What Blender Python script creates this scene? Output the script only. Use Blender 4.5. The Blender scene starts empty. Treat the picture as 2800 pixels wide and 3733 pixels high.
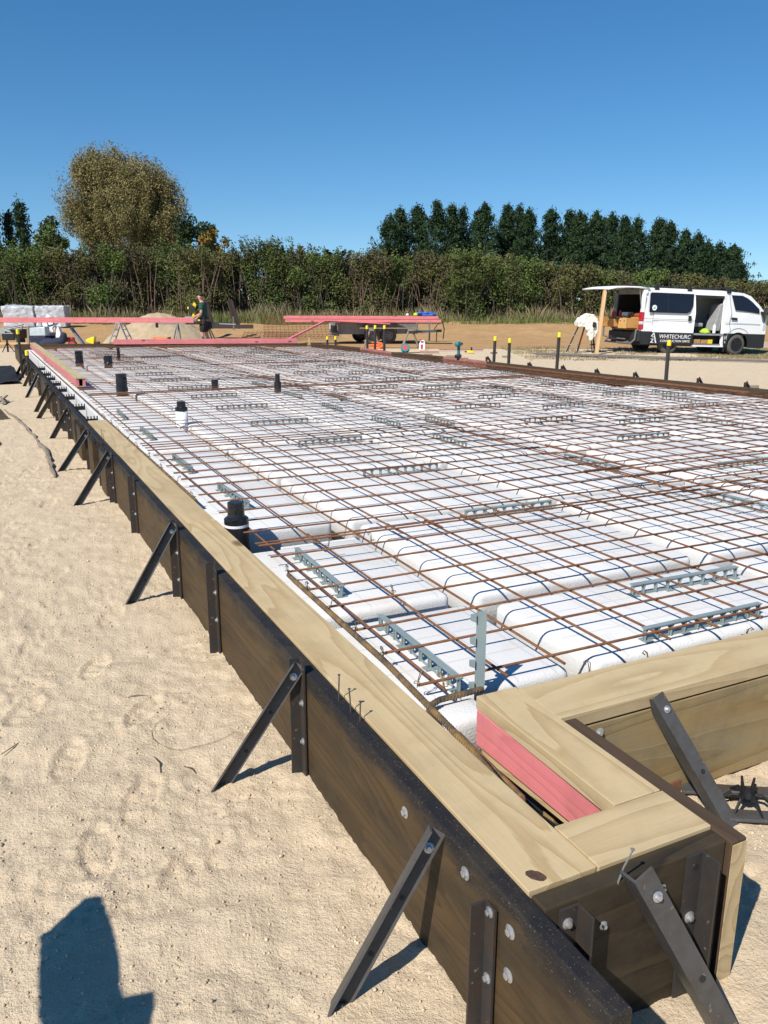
import bpy, bmesh, math, random
import numpy as np
from mathutils import Vector, Matrix, Euler
random.seed(7); rng = np.random.default_rng(7)
R = math.radians
S = bpy.context.scene
C = S.collection

# ------------------------------------------------------------ camera, sky, sun, exposure
cam_d = bpy.data.cameras.new("camera"); cam = bpy.data.objects.new("camera", cam_d); C.objects.link(cam)
cam_d.sensor_fit = 'HORIZONTAL'; cam_d.sensor_width = 36; cam_d.lens = 2970.0 / 2800 * 36
cam_d.clip_start = 0.05; cam_d.clip_end = 6000
_p, _y, _r = R(14.47), R(25.93), R(0.12)
fw = Vector((math.sin(_y) * math.cos(_p), math.cos(_y) * math.cos(_p), -math.sin(_p)))
rt = Vector((math.cos(_y), -math.sin(_y), 0)); up = rt.cross(fw)
rt2 = rt * math.cos(_r) + up * math.sin(_r); up2 = up * math.cos(_r) - rt * math.sin(_r)
m = Matrix((rt2, up2, -fw)).transposed().to_4x4(); m.translation = (0, 0, 1.55)
cam.matrix_world = m; S.camera = cam

SUN_AZ, SUN_EL = 241.0, 45.4            # compass-style azimuth from +Y towards +X of the sun itself
w = bpy.data.worlds.new("World"); S.world = w; w.use_nodes = True
nt = w.node_tree; bg = nt.nodes['Background']; sky = nt.nodes.new('ShaderNodeTexSky')
sky.sky_type = 'NISHITA'; sky.sun_disc = False
sky.sun_elevation = R(SUN_EL); sky.sun_rotation = R(SUN_AZ)
sky.altitude = 0; sky.air_density = 1.0; sky.dust_density = 0.0; sky.ozone_density = 4.0
tcw = nt.nodes.new('ShaderNodeTexCoord'); vma = nt.nodes.new('ShaderNodeVectorMath'); vma.operation = 'MULTIPLY_ADD'; vma.inputs[1].default_value = (1, 1, 1.0); vma.inputs[2].default_value = (0, 0, .06)
vmn = nt.nodes.new('ShaderNodeVectorMath'); vmn.operation = 'NORMALIZE'; hsv = nt.nodes.new('ShaderNodeHueSaturation'); hsv.inputs['Saturation'].default_value = 1.27; hsv.inputs['Hue'].default_value = .498
nt.links.new(tcw.outputs['Generated'], vma.inputs[0]); nt.links.new(vma.outputs[0], vmn.inputs[0]); nt.links.new(vmn.outputs[0], sky.inputs[0])
nt.links.new(sky.outputs[0], hsv.inputs['Color']); nt.links.new(hsv.outputs[0], bg.inputs[0]); bg.inputs[1].default_value = 0.098
sd = bpy.data.lights.new("sun", 'SUN'); sun = bpy.data.objects.new("sun", sd); C.objects.link(sun)
sd.energy = 5.0; sd.angle = R(0.53); sd.color = (1.0, 0.95, 0.87)
sv = Vector((math.sin(R(SUN_AZ)) * math.cos(R(SUN_EL)), math.cos(R(SUN_AZ)) * math.cos(R(SUN_EL)), math.sin(R(SUN_EL))))
sun.rotation_euler = sv.to_track_quat('Z', 'Y').to_euler(); sun.location = (-10, -8, 20)
S.view_settings.view_transform = 'Standard'; S.view_settings.look = 'None'
S.view_settings.exposure = 0.3; S.view_settings.gamma = 1

# ------------------------------------------------------------ helpers
def nrm(v): return Vector(v).normalized()
class MB:
    def __init__(s): s.v = []; s.f = []
    def add(s, vs, fs):
        o = len(s.v); s.v.extend([tuple(q) for q in vs]); s.f.extend([tuple(i + o for i in f) for f in fs]); return s
    def box(s, x0, x1, y0, y1, z0, z1, M=None):
        vs = [Vector(q) for q in ((x0,y0,z0),(x1,y0,z0),(x1,y1,z0),(x0,y1,z0),(x0,y0,z1),(x1,y0,z1),(x1,y1,z1),(x0,y1,z1))]
        if M: vs = [M @ q for q in vs]
        return s.add(vs, [(0,3,2,1),(4,5,6,7),(0,1,5,4),(1,2,6,5),(2,3,7,6),(3,0,4,7)])
    def beam(s, p0, p1, wd, h, upv=(0,0,1)):
        p0, p1 = Vector(p0), Vector(p1); a = (p1 - p0); L = a.length; a.normalize()
        u = Vector(upv); sd_ = a.cross(u)
        if sd_.length < 1e-4: sd_ = a.cross(Vector((0,1,0)))
        sd_.normalize(); u = sd_.cross(a)
        M = Matrix((a, sd_, u)).transposed().to_4x4(); M.translation = p0
        return s.box(0, L, -wd/2, wd/2, -h/2, h/2, M)
    def tube(s, pts, r, n=6, cap=True):
        pts = [Vector(p) for p in pts]; k = len(pts); rs = r if hasattr(r, '__len__') else [r] * k
        t = (pts[1] - pts[0]).normalized(); ref = Vector((0,0,1)) if abs(t.z) < .9 else Vector((1,0,0))
        u = t.cross(ref).normalized(); vs = []; fs = []
        for i in range(k):
            t = (pts[min(i+1,k-1)] - pts[max(i-1,0)]).normalized()
            u = (u - t * u.dot(t)).normalized(); q = t.cross(u)
            for j in range(n):
                a = 2*math.pi*j/n; vs.append(pts[i] + (u*math.cos(a) + q*math.sin(a)) * rs[i])
        for i in range(k-1):
            for j in range(n): fs.append((i*n+j, i*n+(j+1)%n, (i+1)*n+(j+1)%n, (i+1)*n+j))
        if cap: fs.append(tuple(range(n))[::-1]); fs.append(tuple(range((k-1)*n, k*n)))
        return s.add(vs, fs)
    def lathe(s, prof, n=20, M=None, wob=0, cap=True):
        vs = []; fs = []; k = len(prof)
        for r, z in prof:
            for j in range(n):
                a = 2*math.pi*j/n; rr = r * (1 + wob * (random.random() - .5)); q = Vector((rr*math.cos(a), rr*math.sin(a), z)); vs.append(M @ q if M else q)
        for i in range(k-1):
            for j in range(n): fs.append((i*n+j, i*n+(j+1)%n, (i+1)*n+(j+1)%n, (i+1)*n+j))
        if cap: fs.append(tuple(range(n))[::-1]); fs.append(tuple(range((k-1)*n, k*n)))
        return s.add(vs, fs)
    def prism(s, poly, y0, y1, M=None):          # polygon in xz extruded along y
        n = len(poly); vs = [Vector((x, y0, z)) for x, z in poly] + [Vector((x, y1, z)) for x, z in poly]
        if M: vs = [M @ q for q in vs]
        return s.add(vs, [tuple(range(n)), tuple(range(n, 2*n))[::-1]] + [(i, n+i, n+(i+1)%n, (i+1)%n) for i in range(n)])
    def angle(s, p0, p1, du, dv, wd=.058, t=.006):   # steel angle: heel line p0-p1, legs along du and dv
        p0, p1, du, dv = Vector(p0), Vector(p1), nrm(du), nrm(dv)
        prof = [(0,0),(wd,0),(wd,t),(t,t),(t,wd),(0,wd)]
        vs = [p0 + du*a + dv*b for a, b in prof] + [p1 + du*a + dv*b for a, b in prof]
        fs = [(0,1,7,6),(1,2,8,7),(2,3,9,8),(3,4,10,9),(4,5,11,10),(5,0,6,11),(0,5,4,3),(0,3,2,1),(6,7,8,9),(6,9,10,11)]
        return s.add(vs, fs)
    def bolt(s, c, nvec, r=.0092):
        nv = nrm(nvec); q = nv.to_track_quat('Z', 'Y').to_matrix().to_4x4(); q.translation = Vector(c)
        s.lathe([(r*1.3,0),(r*1.3,.002),(r*.9,.0035)], 14, q).lathe([(r*.72,.0035),(r*.72,.009),(r*.5,.010)], 6, q); return s
    def build(s, name, mat, parent=None, loc=(0,0,0), rz=0, smooth=False, bevel=0, seg=2, kind=None):
        me = bpy.data.meshes.new(name); me.from_pydata(s.v, [], s.f); me.update()
        bm = bmesh.new(); bm.from_mesh(me); bmesh.ops.recalc_face_normals(bm, faces=bm.faces); bm.to_mesh(me); bm.free()
        o = bpy.data.objects.new(name, me); C.objects.link(o)
        if mat: me.materials.append(mat)
        if smooth: me.polygons.foreach_set('use_smooth', [True]*len(me.polygons))
        o.location = loc; o.rotation_euler = (0,0,rz)
        if parent: o.parent = parent
        if bevel:
            b = o.modifiers.new('bevel', 'BEVEL'); b.width = bevel; b.segments = seg; b.limit_method = 'ANGLE'; b.angle_limit = R(40)
        if kind: o['kind'] = kind
        return o
def tag(o, label, cat, group=None):
    o['label'] = label; o['category'] = cat
    if group: o['group'] = group
    return o
def thing(name, label, cat, loc=(0,0,0), rz=0, group=None):
    o = bpy.data.objects.new(name, None); C.objects.link(o); o.empty_display_size = .1
    o.location = loc; o.rotation_euler = (0,0,rz); return tag(o, label, cat, group)
def mesh_np(name, V, F, mat, parent=None, smooth=False):
    me = bpy.data.meshes.new(name); k = F.shape[1]
    me.vertices.add(len(V)); me.vertices.foreach_set('co', np.asarray(V, np.float32).ravel())
    me.loops.add(F.size); me.loops.foreach_set('vertex_index', F.ravel().astype(np.int32))
    me.polygons.add(len(F)); me.polygons.foreach_set('loop_start', np.arange(0, F.size, k, dtype=np.int32))
    me.polygons.foreach_set('loop_total', np.full(len(F), k, np.int32))
    if smooth: me.polygons.foreach_set('use_smooth', np.ones(len(F), bool))
    me.update(); me.validate(); o = bpy.data.objects.new(name, me); C.objects.link(o)
    if mat: me.materials.append(mat)
    if parent: o.parent = parent
    return o
def dup(root, loc, rz=None, label=None, group=None):
    r = root.copy(); C.objects.link(r); r.location = loc
    if rz is not None: r.rotation_euler = (0,0,rz)
    if label: r['label'] = label
    if group: r['group'] = group
    for ch in list(root.children):
        c = ch.copy(); C.objects.link(c); c.parent = r
        for g in ch.children:
            d = g.copy(); C.objects.link(d); d.parent = c
    return r
def hash2(ix, iy, seed):
    h = (ix.astype(np.int64) * 374761393 + iy.astype(np.int64) * 668265263 + seed * 974711) & 0x7fffffff
    h = ((h ^ (h >> 13)) * 1274126177) & 0x7fffffff
    return ((h ^ (h >> 16)) & 0xffff) / 65535.0
def vnoise(x, y, seed=0):
    ix = np.floor(x); iy = np.floor(y); fx = x - ix; fy = y - iy
    fx = fx*fx*(3-2*fx); fy = fy*fy*(3-2*fy)
    a = hash2(ix, iy, seed); b = hash2(ix+1, iy, seed); c = hash2(ix, iy+1, seed); d = hash2(ix+1, iy+1, seed)
    return a*(1-fx)*(1-fy) + b*fx*(1-fy) + c*(1-fx)*fy + d*fx*fy
def fbm(x, y, seed=0, o=4):
    t = 0; a = .5
    for i in range(o): t = t + a*vnoise(x*2**i, y*2**i, seed+i*17); a *= .5
    return t - .5*(1-.5**o)*1.0

# ------------------------------------------------------------ materials
class NT:
    def __init__(s, name):
        s.m = bpy.data.materials.new(name); s.m.use_nodes = True; s.t = s.m.node_tree; s.b = s.t.nodes['Principled BSDF']
    def n(s, typ, **k):
        q = s.t.nodes.new(typ)
        for a, v in k.items():
            if a in q.inputs.keys() if not hasattr(q, a) else False: q.inputs[a].default_value = v
            else: setattr(q, a, v)
        return q
    def l(s, a, b): s.t.links.new(a, b)
    def val(s, sock, v):
        if isinstance(v, bpy.types.NodeSocket): s.l(v, sock)
        elif v is not None: sock.default_value = v if not isinstance(v, tuple) or len(v) != 3 or sock.type != 'RGBA' else (*v, 1)
    def math(s, op, a, b=None, c=None, clamp=False):
        q = s.n('ShaderNodeMath', operation=op); q.use_clamp = clamp
        s.val(q.inputs[0], a); s.val(q.inputs[1], b); s.val(q.inputs[2], c); return q.outputs[0]
    def mix(s, f, a, b, mode='MIX'):
        q = s.n('ShaderNodeMix', data_type='RGBA', blend_type=mode); s.val(q.inputs[0], f); s.val(q.inputs[6], a); s.val(q.inputs[7], b); return q.outputs[2]
    def noise(s, vec, scale, detail=4, rough=.55, dist=0):
        q = s.n('ShaderNodeTexNoise'); s.val(q.inputs['Vector'], vec)
        for k, v in (('Scale',scale),('Detail',detail),('Roughness',rough),('Distortion',dist)): q.inputs[k].default_value = v
        return q.outputs[0]
    def ramp(s, f, *stops):
        q = s.n('ShaderNodeValToRGB'); s.val(q.inputs[0], f); e = q.color_ramp.elements
        while len(e) < len(stops): e.new(.5)
        for i, (p, c) in enumerate(stops): e[i].position = p; e[i].color = (*c, 1) if isinstance(c, tuple) else (c, c, c, 1)
        return q.outputs[0]
    def coord(s, which='Object', rand=0, scale=(1,1,1)):
        tc = s.n('ShaderNodeTexCoord'); mp = s.n('ShaderNodeMapping'); mp.inputs['Scale'].default_value = scale
        v = tc.outputs[which]
        if rand:
            oi = s.n('ShaderNodeObjectInfo'); vm = s.n('ShaderNodeVectorMath', operation='MULTIPLY_ADD')
            s.l(oi.outputs['Random'], vm.inputs[0]); vm.inputs[1].default_value = (rand, rand*1.7, rand*.6); s.l(v, vm.inputs[2]); v = vm.outputs[0]
        s.l(v, mp.inputs[0]); return mp.outputs[0]
    def bump(s, h, strength=.3, dist=.01):
        q = s.n('ShaderNodeBump'); q.inputs['Strength'].default_value = strength; q.inputs['Distance'].default_value = dist
        s.l(h, q.inputs['Height']); s.l(q.outputs[0], s.b.inputs['Normal'])
    def out(s, col, rough=.8, metal=0, spec=None):
        s.val(s.b.inputs['Base Color'], col); s.val(s.b.inputs['Roughness'], rough); s.val(s.b.inputs['Metallic'], metal)
        if spec is not None: s.b.inputs['Specular IOR Level'].default_value = spec
        return s.m
def plain(name, col, rough=.6, metal=0, var=.18, scale=9, bump=0):
    k = NT(name); v = k.coord('Object', rand=5)
    f = k.noise(v, scale, 5)
    c = k.mix(k.ramp(f, (.3, 0.0), (.72, 1.0)), tuple(q*(1-var) for q in col), tuple(min(1, q*(1+var)) for q in col))
    if bump: k.bump(f, bump, .01)
    return k.out(c, rough, metal)
def wood(name, light, dark, rings=7.0, stain=None, stain_top=False, rough=.75, knots=True, dirty=0, contrast=1.0):
    k = NT(name); v = k.coord('Object', rand=11, scale=(.42, 3.6, 3.6))
    d1 = k.noise(k.coord('Object', rand=5, scale=(.5, 2, 2)), 2.2, 3, .5, .3)
    n0 = k.noise(v, 1.15, 1.5, .45, .25)
    t_ = k.math('FRACT', k.math('ADD', k.math('MULTIPLY', n0, rings*2.4), k.math('MULTIPLY', k.noise(k.coord('Object', rand=2, scale=(6, 40, 40)), 2, 2, .5), .22)))
    fine = k.noise(k.coord('Object', rand=3, scale=(1.5, 60, 60)), 3, 3, .6)
    g = k.ramp(t_, (.0, 0.05), (.45, .18), (.80, .75), (.93, 1.0), (1.0, 0.05))
    g2 = k.math('MULTIPLY_ADD', fine, .50, k.math('MULTIPLY', g, .62*contrast))
    c = k.mix(k.math('SUBTRACT', g2, .12, clamp=True), light, dark)
    c = k.mix(k.math('MULTIPLY', d1, .45), c, tuple(q*.72 for q in light))
    if knots:
        vo = k.n('ShaderNodeTexVoronoi'); vo.inputs['Scale'].default_value = 1.55; k.l(k.coord('Object', rand=7, scale=(.9, 2.1, 2.1)), vo.inputs['Vector'])
        kn = k.ramp(vo.outputs['Distance'], (.045, 1.0), (.085, .55), (.10, 0.0)); c = k.mix(k.math('MULTIPLY', kn, .85), c, tuple(q*.28 for q in dark))
    if stain:
        st = k.noise(k.coord('Object', rand=4, scale=(.5, 2.5, 2.5)), 3.0, 6, .65)
        c = k.mix(k.ramp(st, (.42, 0.0), (.68, .9)), c, stain)
    if stain_top:
        ge = k.n('ShaderNodeNewGeometry'); sx = k.n('ShaderNodeSeparateXYZ'); tc = k.n('ShaderNodeTexCoord'); k.l(tc.outputs['Object'], sx.inputs[0])
        ns = k.noise(k.coord('Object', rand=2, scale=(2, 6, 6)), 2.5, 6, .7)
        e = k.math('ADD', sx.outputs[2], k.math('MULTIPLY', k.math('SUBTRACT', ns, .5), .20))
        f = k.ramp(e, (.128, 0.0), (.176, .95)); c = k.mix(f, c, (.016, .016, .018))
        sp = k.noise(k.coord('Object', scale=(60, 60, 60)), 4, 2, .5); c = k.mix(k.math('MULTIPLY', k.ramp(sp, (.66, 0.0), (.72, 1.0)), k.math('MULTIPLY', f, .5)), c, (.35, .27, .17))
    if dirty:
        dn = k.noise(k.coord('Object', rand=9, scale=(1,1,1)), 6, 6, .7); c = k.mix(k.math('MULTIPLY', k.ramp(dn, (.45, 0.0), (.75, 1.0)), dirty), c, (.07, .055, .035))
    k.bump(g2, .25, .004)
    return k.out(c, rough, 0, .18)
M = {}
M['pale'] = wood('pale_pine', (.56,.435,.25), (.37,.25,.12), 6.5, knots=True, contrast=1.1, dirty=.2)
M['ply'] = wood('pale_ply', (.55,.43,.25), (.39,.27,.135), 4.4, knots=False, contrast=1.05, dirty=.2)
M['lvl'] = wood('beam_ply', (.50,.42,.24), (.36,.28,.14), 3.0, knots=False)
M['olive'] = wood('front_board_wood', (.36,.25,.11), (.19,.125,.05), 4.5, stain=(.27,.22,.13), knots=True, dirty=.35)
M['dark'] = wood('oiled_formwork_wood', (.100,.062,.028), (.034,.022,.012), 9, contrast=.95, stain=(.034,.025,.016), stain_top=True, knots=True, dirty=.5, rough=.62)
M['black'] = wood('black_oiled_wood', (.060,.044,.024), (.016,.013,.010), 6, contrast=1.3, stain=(.014,.013,.012), knots=False, dirty=.6, rough=.6)
M['brown'] = wood('brown_wood', (.085,.055,.035), (.05,.033,.02), 7, knots=False, dirty=.5)
M['post'] = wood('raw_pine', (.62,.42,.22), (.45,.28,.13), 6, knots=False)
M['grey_wood'] = wood('weathered_wood', (.30,.25,.19), (.16,.125,.09), 9, knots=False, dirty=.3)
M['pink'] = wood('pink_primed_timber', (.72,.235,.245), (.52,.13,.14), 4, knots=True, contrast=.7, rough=.7, dirty=.25)
M['pink_old'] = wood('faded_pink_timber', (.42,.19,.165), (.30,.12,.10), 5, knots=False, dirty=.5)
M['tool_box_wood'] = wood('drawer_ply', (.55,.30,.10), (.38,.18,.05), 4, knots=False)
def steel(name, base, rust, amt, rough=.55, metal=.35):
    k = NT(name); v = k.coord('Object', rand=6)
    a = k.noise(v, 14, 6, .7); b = k.noise(v, 60, 4, .6)
    c = k.mix(k.math('MULTIPLY', b, .7), base, tuple(q*.55 for q in base))
    c = k.mix(k.ramp(a, (.5-.25*amt, 0.0), (.78-.25*amt, 1.0)), c, rust)
    sp = k.ramp(k.noise(k.coord('Object', scale=(1,1,1)), 45, 2, .5), (.69, 0.0), (.73, .55)); c = k.mix(sp, c, (.30,.22,.14))
    k.bump(b, .25, .003); return k.out(c, rough, metal)
M['angle'] = steel('grey_black_steel_angle', (.092,.090,.088), (.06,.045,.035), .25, .5, .15)
M['upright'] = steel('black_steel_angle', (.040,.037,.035), (.055,.035,.024), .35, .6, .1)
M['rust'] = steel('rusty_bar', (.135,.052,.025), (.215,.09,.034), .6, .85, .1)
M['rebar'] = steel('ribbed_bar_steel', (.085,.075,.062), (.33,.19,.06), .45, .65, .3)
M['brown_steel'] = steel('brown_steel', (.055,.036,.032), (.04,.025,.02), .4, .6, .1)
M['zinc'] = plain('zinc_plated', (.55,.55,.55), .42, .8, .15)
M['alu'] = plain('aluminium', (.46,.47,.48), .42, .6, .15)
M['galv'] = plain('galvanised_sheet', (.235,.245,.235), .55, .3, .22, 5)
M['grey_plastic'] = plain('grey_plastic', (.215,.265,.265), .5, 0, .10)
M['black_plastic'] = plain('black_plastic', (.013,.013,.014), .38, 0, .3)
M['wrap'] = plain('black_wrap_film', (.012,.012,.014), .22, 0, .5, 30, .6)
M['white_plastic'] = plain('white_plastic', (.80,.81,.82), .4, 0, .05)
M['yellow'] = plain('yellow_plastic', (.80,.60,.02), .42, 0, .08)
M['orange'] = plain('orange_plastic', (.85,.16,.03), .45, 0, .08)
M['red'] = plain('red_plastic', (.50,.04,.05), .4, 0, .15)
M['blue'] = plain('blue_plastic', (.03,.12,.42), .4, 0, .2)
M['navy'] = plain('navy_cloth', (.018,.022,.05), .85, 0, .3)
M['teal'] = plain('teal_plastic', (.01,.16,.17), .42, 0, .1)
M['tyre'] = plain('tyre_rubber', (.035,.033,.031), .85, 0, .3, 20)
M['tyre_dusty'] = plain('dusty_tyre_rubber', (.10,.092,.082), .9, 0, .25, 20)
M['rim_grey'] = plain('grey_steel_rim', (.22,.21,.20), .5, .5, .2)
M['white_paint'] = plain('white_van_paint', (.80,.80,.79), .22, 0, .02, 2)
M['vinyl'] = plain('black_vinyl', (.022,.023,.026), .38, 0, .15)
M['dark_trim'] = plain('dark_trim', (.016,.016,.017), .6, 0, .2)
M['interior'] = plain('dark_interior', (.02,.019,.018), .8, 0, .3)
M['seat'] = plain('grey_seat_cloth', (.28,.28,.28), .85, 0, .12)
M['hivis'] = plain('lime_cloth', (.40,.62,.04), .85, 0, .4, 22, .8)
M['letter'] = plain('white_lettering', (.78,.78,.78), .4, 0, .02)
M['tail'] = plain('red_lens', (.42,.015,.03), .15, 0, .2)
M['lens'] = plain('clear_lens', (.55,.57,.60), .1, 0, .1)
M['card'] = plain('cardboard', (.42,.24,.09), .8, 0, .15)
M['white_cloth'] = plain('cream_cloth', (.72,.68,.58), .9, 0, .12, 6, .5)
M['poly'] = plain('white_wrap_sheet', (.42,.44,.46), .4, 0, .3, 5, .8)
M['skin'] = plain('skin', (.50,.25,.16), .55, 0, .1)
M['skin_tattoo'] = plain('tattooed_skin', (.36,.20,.15), .55, 0, .55, 30)
M['green_cloth'] = plain('green_cloth', (.012,.062,.05), .9, 0, .2)
M['black_cloth'] = plain('black_cloth', (.014,.014,.016), .9, 0, .25)
M['hair'] = plain('dark_hair', (.02,.014,.01), .7, 0, .3)
M['tarp'] = plain('black_sheet', (.008,.008,.009), .75, 0, .4, 6, .8)
k = NT('tinted_glass'); M['glass'] = k.out((.012,.014,.022), .06, 0, .5)
k = NT('clear_glass'); k.b.inputs['Transmission Weight'].default_value = .75; k.b.inputs['Alpha'].default_value = .55
M['clear_glass'] = k.out((.25,.32,.36), .03, 0)
# polystyrene: bead texture, shallow grooves on the top, dirty patches
k = NT('polystyrene'); v = k.coord('Object', rand=5)
vo = k.n('ShaderNodeTexVoronoi'); vo.inputs['Scale'].default_value = 130; k.l(v, vo.inputs['Vector'])
sx = k.n('ShaderNodeSeparateXYZ'); k.l(k.n('ShaderNodeTexCoord').outputs['Object'], sx.inputs[0])
def groove(sock, per, wd):
    q = k.math('PINGPONG', sock, per/2); return k.math('LESS_THAN', q, wd)
gr = k.math('MAXIMUM', groove(sx.outputs[0], .1625, .005), groove(sx.outputs[1], .235, .005))
gr = k.math('MULTIPLY', gr, k.math('GREATER_THAN', sx.outputs[2], .25))
hgt = k.math('SUBTRACT', k.math('MULTIPLY', vo.outputs['Distance'], .4), gr)
dn = k.noise(v, 3.2, 6, .65)
c = k.mix(k.math('MULTIPLY', k.ramp(dn, (.50, 0.0), (.78, 1.0)), .5), (.655,.65,.635), (.47,.38,.27))
c = k.mix(k.math('MULTIPLY', gr, .35), c, (.42,.41,.40))
k.bump(hgt, .5, .005); M['eps'] = k.out(c, .75)
# ------------------------------------------------------------ ground
RX, RY, FX, FY = .8993, -.4373, .4373, .8993          # picture-right and away directions on the ground
def uv(x, y): return x*FX + y*FY, x*RX + y*RY
def smooth(a, b, t): t = np.clip((t-a)/(b-a), 0, 1); return t*t*(3-2*t)
prints = [(.31,2.42,.5),(.12,2.75,.3),(.42,3.0,.6),(.0,3.2,.45),(.3,3.5,.4),(.1,3.9,.7),(.45,4.1,.5),(-.1,4.6,.3),(.25,4.9,.5),(.4,2.05,1.0),(.15,2.2,.1),(.2,5.6,.4),(0,6.2,.5),(.35,6.8,.4),(.05,7.5,.6),(1.75,1.2,.2),(2.1,1.0,.7),(-.3,5.4,.4),(-.2,7.0,.3),(.3,8.3,.5)]
VAN_O, VAN_RZ = (18.42, 20.02), R(-25.93 + 17)
def G(x, y):
    x = np.asarray(x, float); y = np.asarray(y, float); u, v = uv(x, y)
    z = .55*smooth(33.5, 45, u) + .35*smooth(45, 75, u)
    z = z + np.where(u > 33.5, 1, 0)*smooth(33.5, 37, u)*(1-smooth(60, 90, u))*.22*fbm(x*.5, y*.5, 5)
    z = z - .13*np.exp(-((x-22.6)**2 + (y-19.2)**2)/4.5)
    near = np.exp(-((u-4)/9.0)**2)
    z = z + near*(.034*fbm(x*1.1, y*1.1, 1, 3) + .026*np.abs(fbm(x*3.3, y*3.3, 2, 4)) + .024*fbm(x*9, y*9, 3, 3) + .014*fbm(x*30, y*30, 8, 2) + .024*smooth(-.02, .16, fbm(x*2.3, y*2.3, 71, 3))*fbm(x*55, y*55, 12, 2)) + .02*fbm(x*.7, y*.7, 9, 3)*(1-near)
    for px, py, a in prints:
        dx = x-px; dy = y-py; ca, sa = math.cos(a), math.sin(a); l = (dx*sa + dy*ca)/.135; t = (dx*ca - dy*sa)/.048
        wv = 1 + .12*np.cos(l*2.2); q = np.sqrt((l)**2 + (t/wv)**2)
        z = z - .008*(1-smooth(.88, 1.0, q)) + .005*np.exp(-((q-1.12)/.16)**2) + .0028*(1-smooth(.7, .95, q))*np.sign(np.sin(l*13 + 2*t) - .25)*(vnoise(x*9, y*9, 14) > .42)
    return z
def axis(*seg):
    a = []
    for s0, s1, st in seg: a += list(np.arange(s0, s1, st))
    return np.array(a + [seg[-1][1]])
def geo(a, b, n, sgn=1): return a + (b-a)*((np.geomspace(1, 60, n)-1)/59)
gx = np.concatenate([(-geo(60, 2500, 16))[::-1], axis((-58, -12, 1.5), (-12, -.9, .16), (-.9, 1.0, .0125), (1.0, 2.7, .02), (2.7, 12, .15), (12, 52, .4)), geo(56, 2500, 16)])
gy = np.concatenate([(-geo(8, 400, 8))[::-1], axis((-7, .8, .4), (.8, 3.6, .0125), (3.6, 9, .035), (9, 20, .11), (20, 62, .33)), geo(66, 3500, 20)])
XX, YY = np.meshgrid(gx, gy); nx, ny = len(gx), len(gy)
ZZ = G(XX, YY)
V = np.stack([XX.ravel(), YY.ravel(), ZZ.ravel()], 1); i = np.arange(nx*ny).reshape(ny, nx)
F = np.stack([i[:-1,:-1].ravel(), i[:-1,1:].ravel(), i[1:,1:].ravel(), i[1:,:-1].ravel()], 1)
k = NT('site_ground'); pos = k.n('ShaderNodeNewGeometry').outputs['Position']
at = k.n('ShaderNodeAttribute', attribute_name='soil'); sp = k.n('ShaderNodeSeparateColor'); k.l(at.outputs['Color'], sp.inputs[0])
n1 = k.noise(pos, .55, 6, .6); n2 = k.noise(pos, 6, 6, .65); n3 = k.noise(pos, 95, 4, .7); n4 = k.noise(pos, 330, 2, .6)
sand = k.mix(k.ramp(n2, (.35, 0.0), (.68, 1.0)), (.645,.515,.355), (.535,.425,.29))
sand = k.mix(k.ramp(n1, (.45, 0.0), (.66, .55)), sand, (.57,.45,.305))
sand = k.mix(k.ramp(n3, (.58, 0.0), (.70, .65)), sand, (.37,.285,.18)); sand = k.mix(k.ramp(n4, (.64, 0.0), (.72, .6)), sand, (.80,.68,.50))
sand = k.mix(k.ramp(k.noise(pos, 210, 2, .5), (.69, 0.0), (.73, .7)), sand, (.22,.16,.10))
clay = k.mix(k.ramp(k.noise(pos, 1.3, 7, .7), (.3, 0.0), (.7, 1.0)), (.36,.205,.085), (.46,.30,.15)); clay = k.mix(k.ramp(n2, (.5, 0.0), (.75, .6)), clay, (.22,.12,.055))
grass = k.mix(k.ramp(k.noise(pos, 3.1, 7, .7), (.38, 0.0), (.62, 1.0)), (.17,.155,.05), (.40,.31,.16)); grass = k.mix(k.ramp(k.noise(pos, 22, 4, .7), (.45, 0.0), (.7, .8)), grass, (.10,.105,.035))
path = k.mix(k.ramp(n2, (.3, 0.0), (.7, 1.0)), (.50,.39,.27), (.42,.31,.20))
def msk(s): return k.ramp(k.math('ADD', s, k.math('MULTIPLY', k.math('SUBTRACT', n2, .5), .9)), (.35, 0.0), (.65, 1.0))
c = k.mix(msk(sp.outputs[0]), sand, clay); c = k.mix(msk(sp.outputs[2]), c, path); c = k.mix(msk(sp.outputs[1]), c, grass)
h = k.math('ADD', k.math('MULTIPLY', n3, .62), k.math('ADD', k.math('MULTIPLY', n4, .12), k.math('MULTIPLY', n2, 1.4)))
k.bump(h, 1.0, .013); MG = k.out(c, .95, 0, .15)
ground = mesh_np('ground', V, F, MG, smooth=True); ground['kind'] = 'structure'
u, v = uv(XX, YY); nz = fbm(XX*.35, YY*.35, 4, 3)
clay_w = smooth(32.2, 34.0, u + nz*3)*(1 - smooth(44, 48, u)) ; clay_w = np.maximum(clay_w, smooth(27.5, 29, u)*(1-smooth(11.5, 13, v))*(1-smooth(44,48,u)))
grass_w = np.maximum(smooth(43.5, 46.5, u + nz*4), smooth(22.6, 23.6, u + nz*1.5)*(1-smooth(29.3, 30.6, u+nz))*smooth(9.4, 12.0, v + nz*3))
path_w = smooth(29.5, 30.5, u)*(1-smooth(33.5, 34.8, u))*smooth(12, 13.5, v)
col = np.stack([clay_w, grass_w, path_w, np.ones_like(u)], -1).reshape(-1, 4).astype(np.float32)
ca = ground.data.color_attributes.new('soil', 'FLOAT_COLOR', 'POINT'); ca.data.foreach_set('color', col.ravel())

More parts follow.
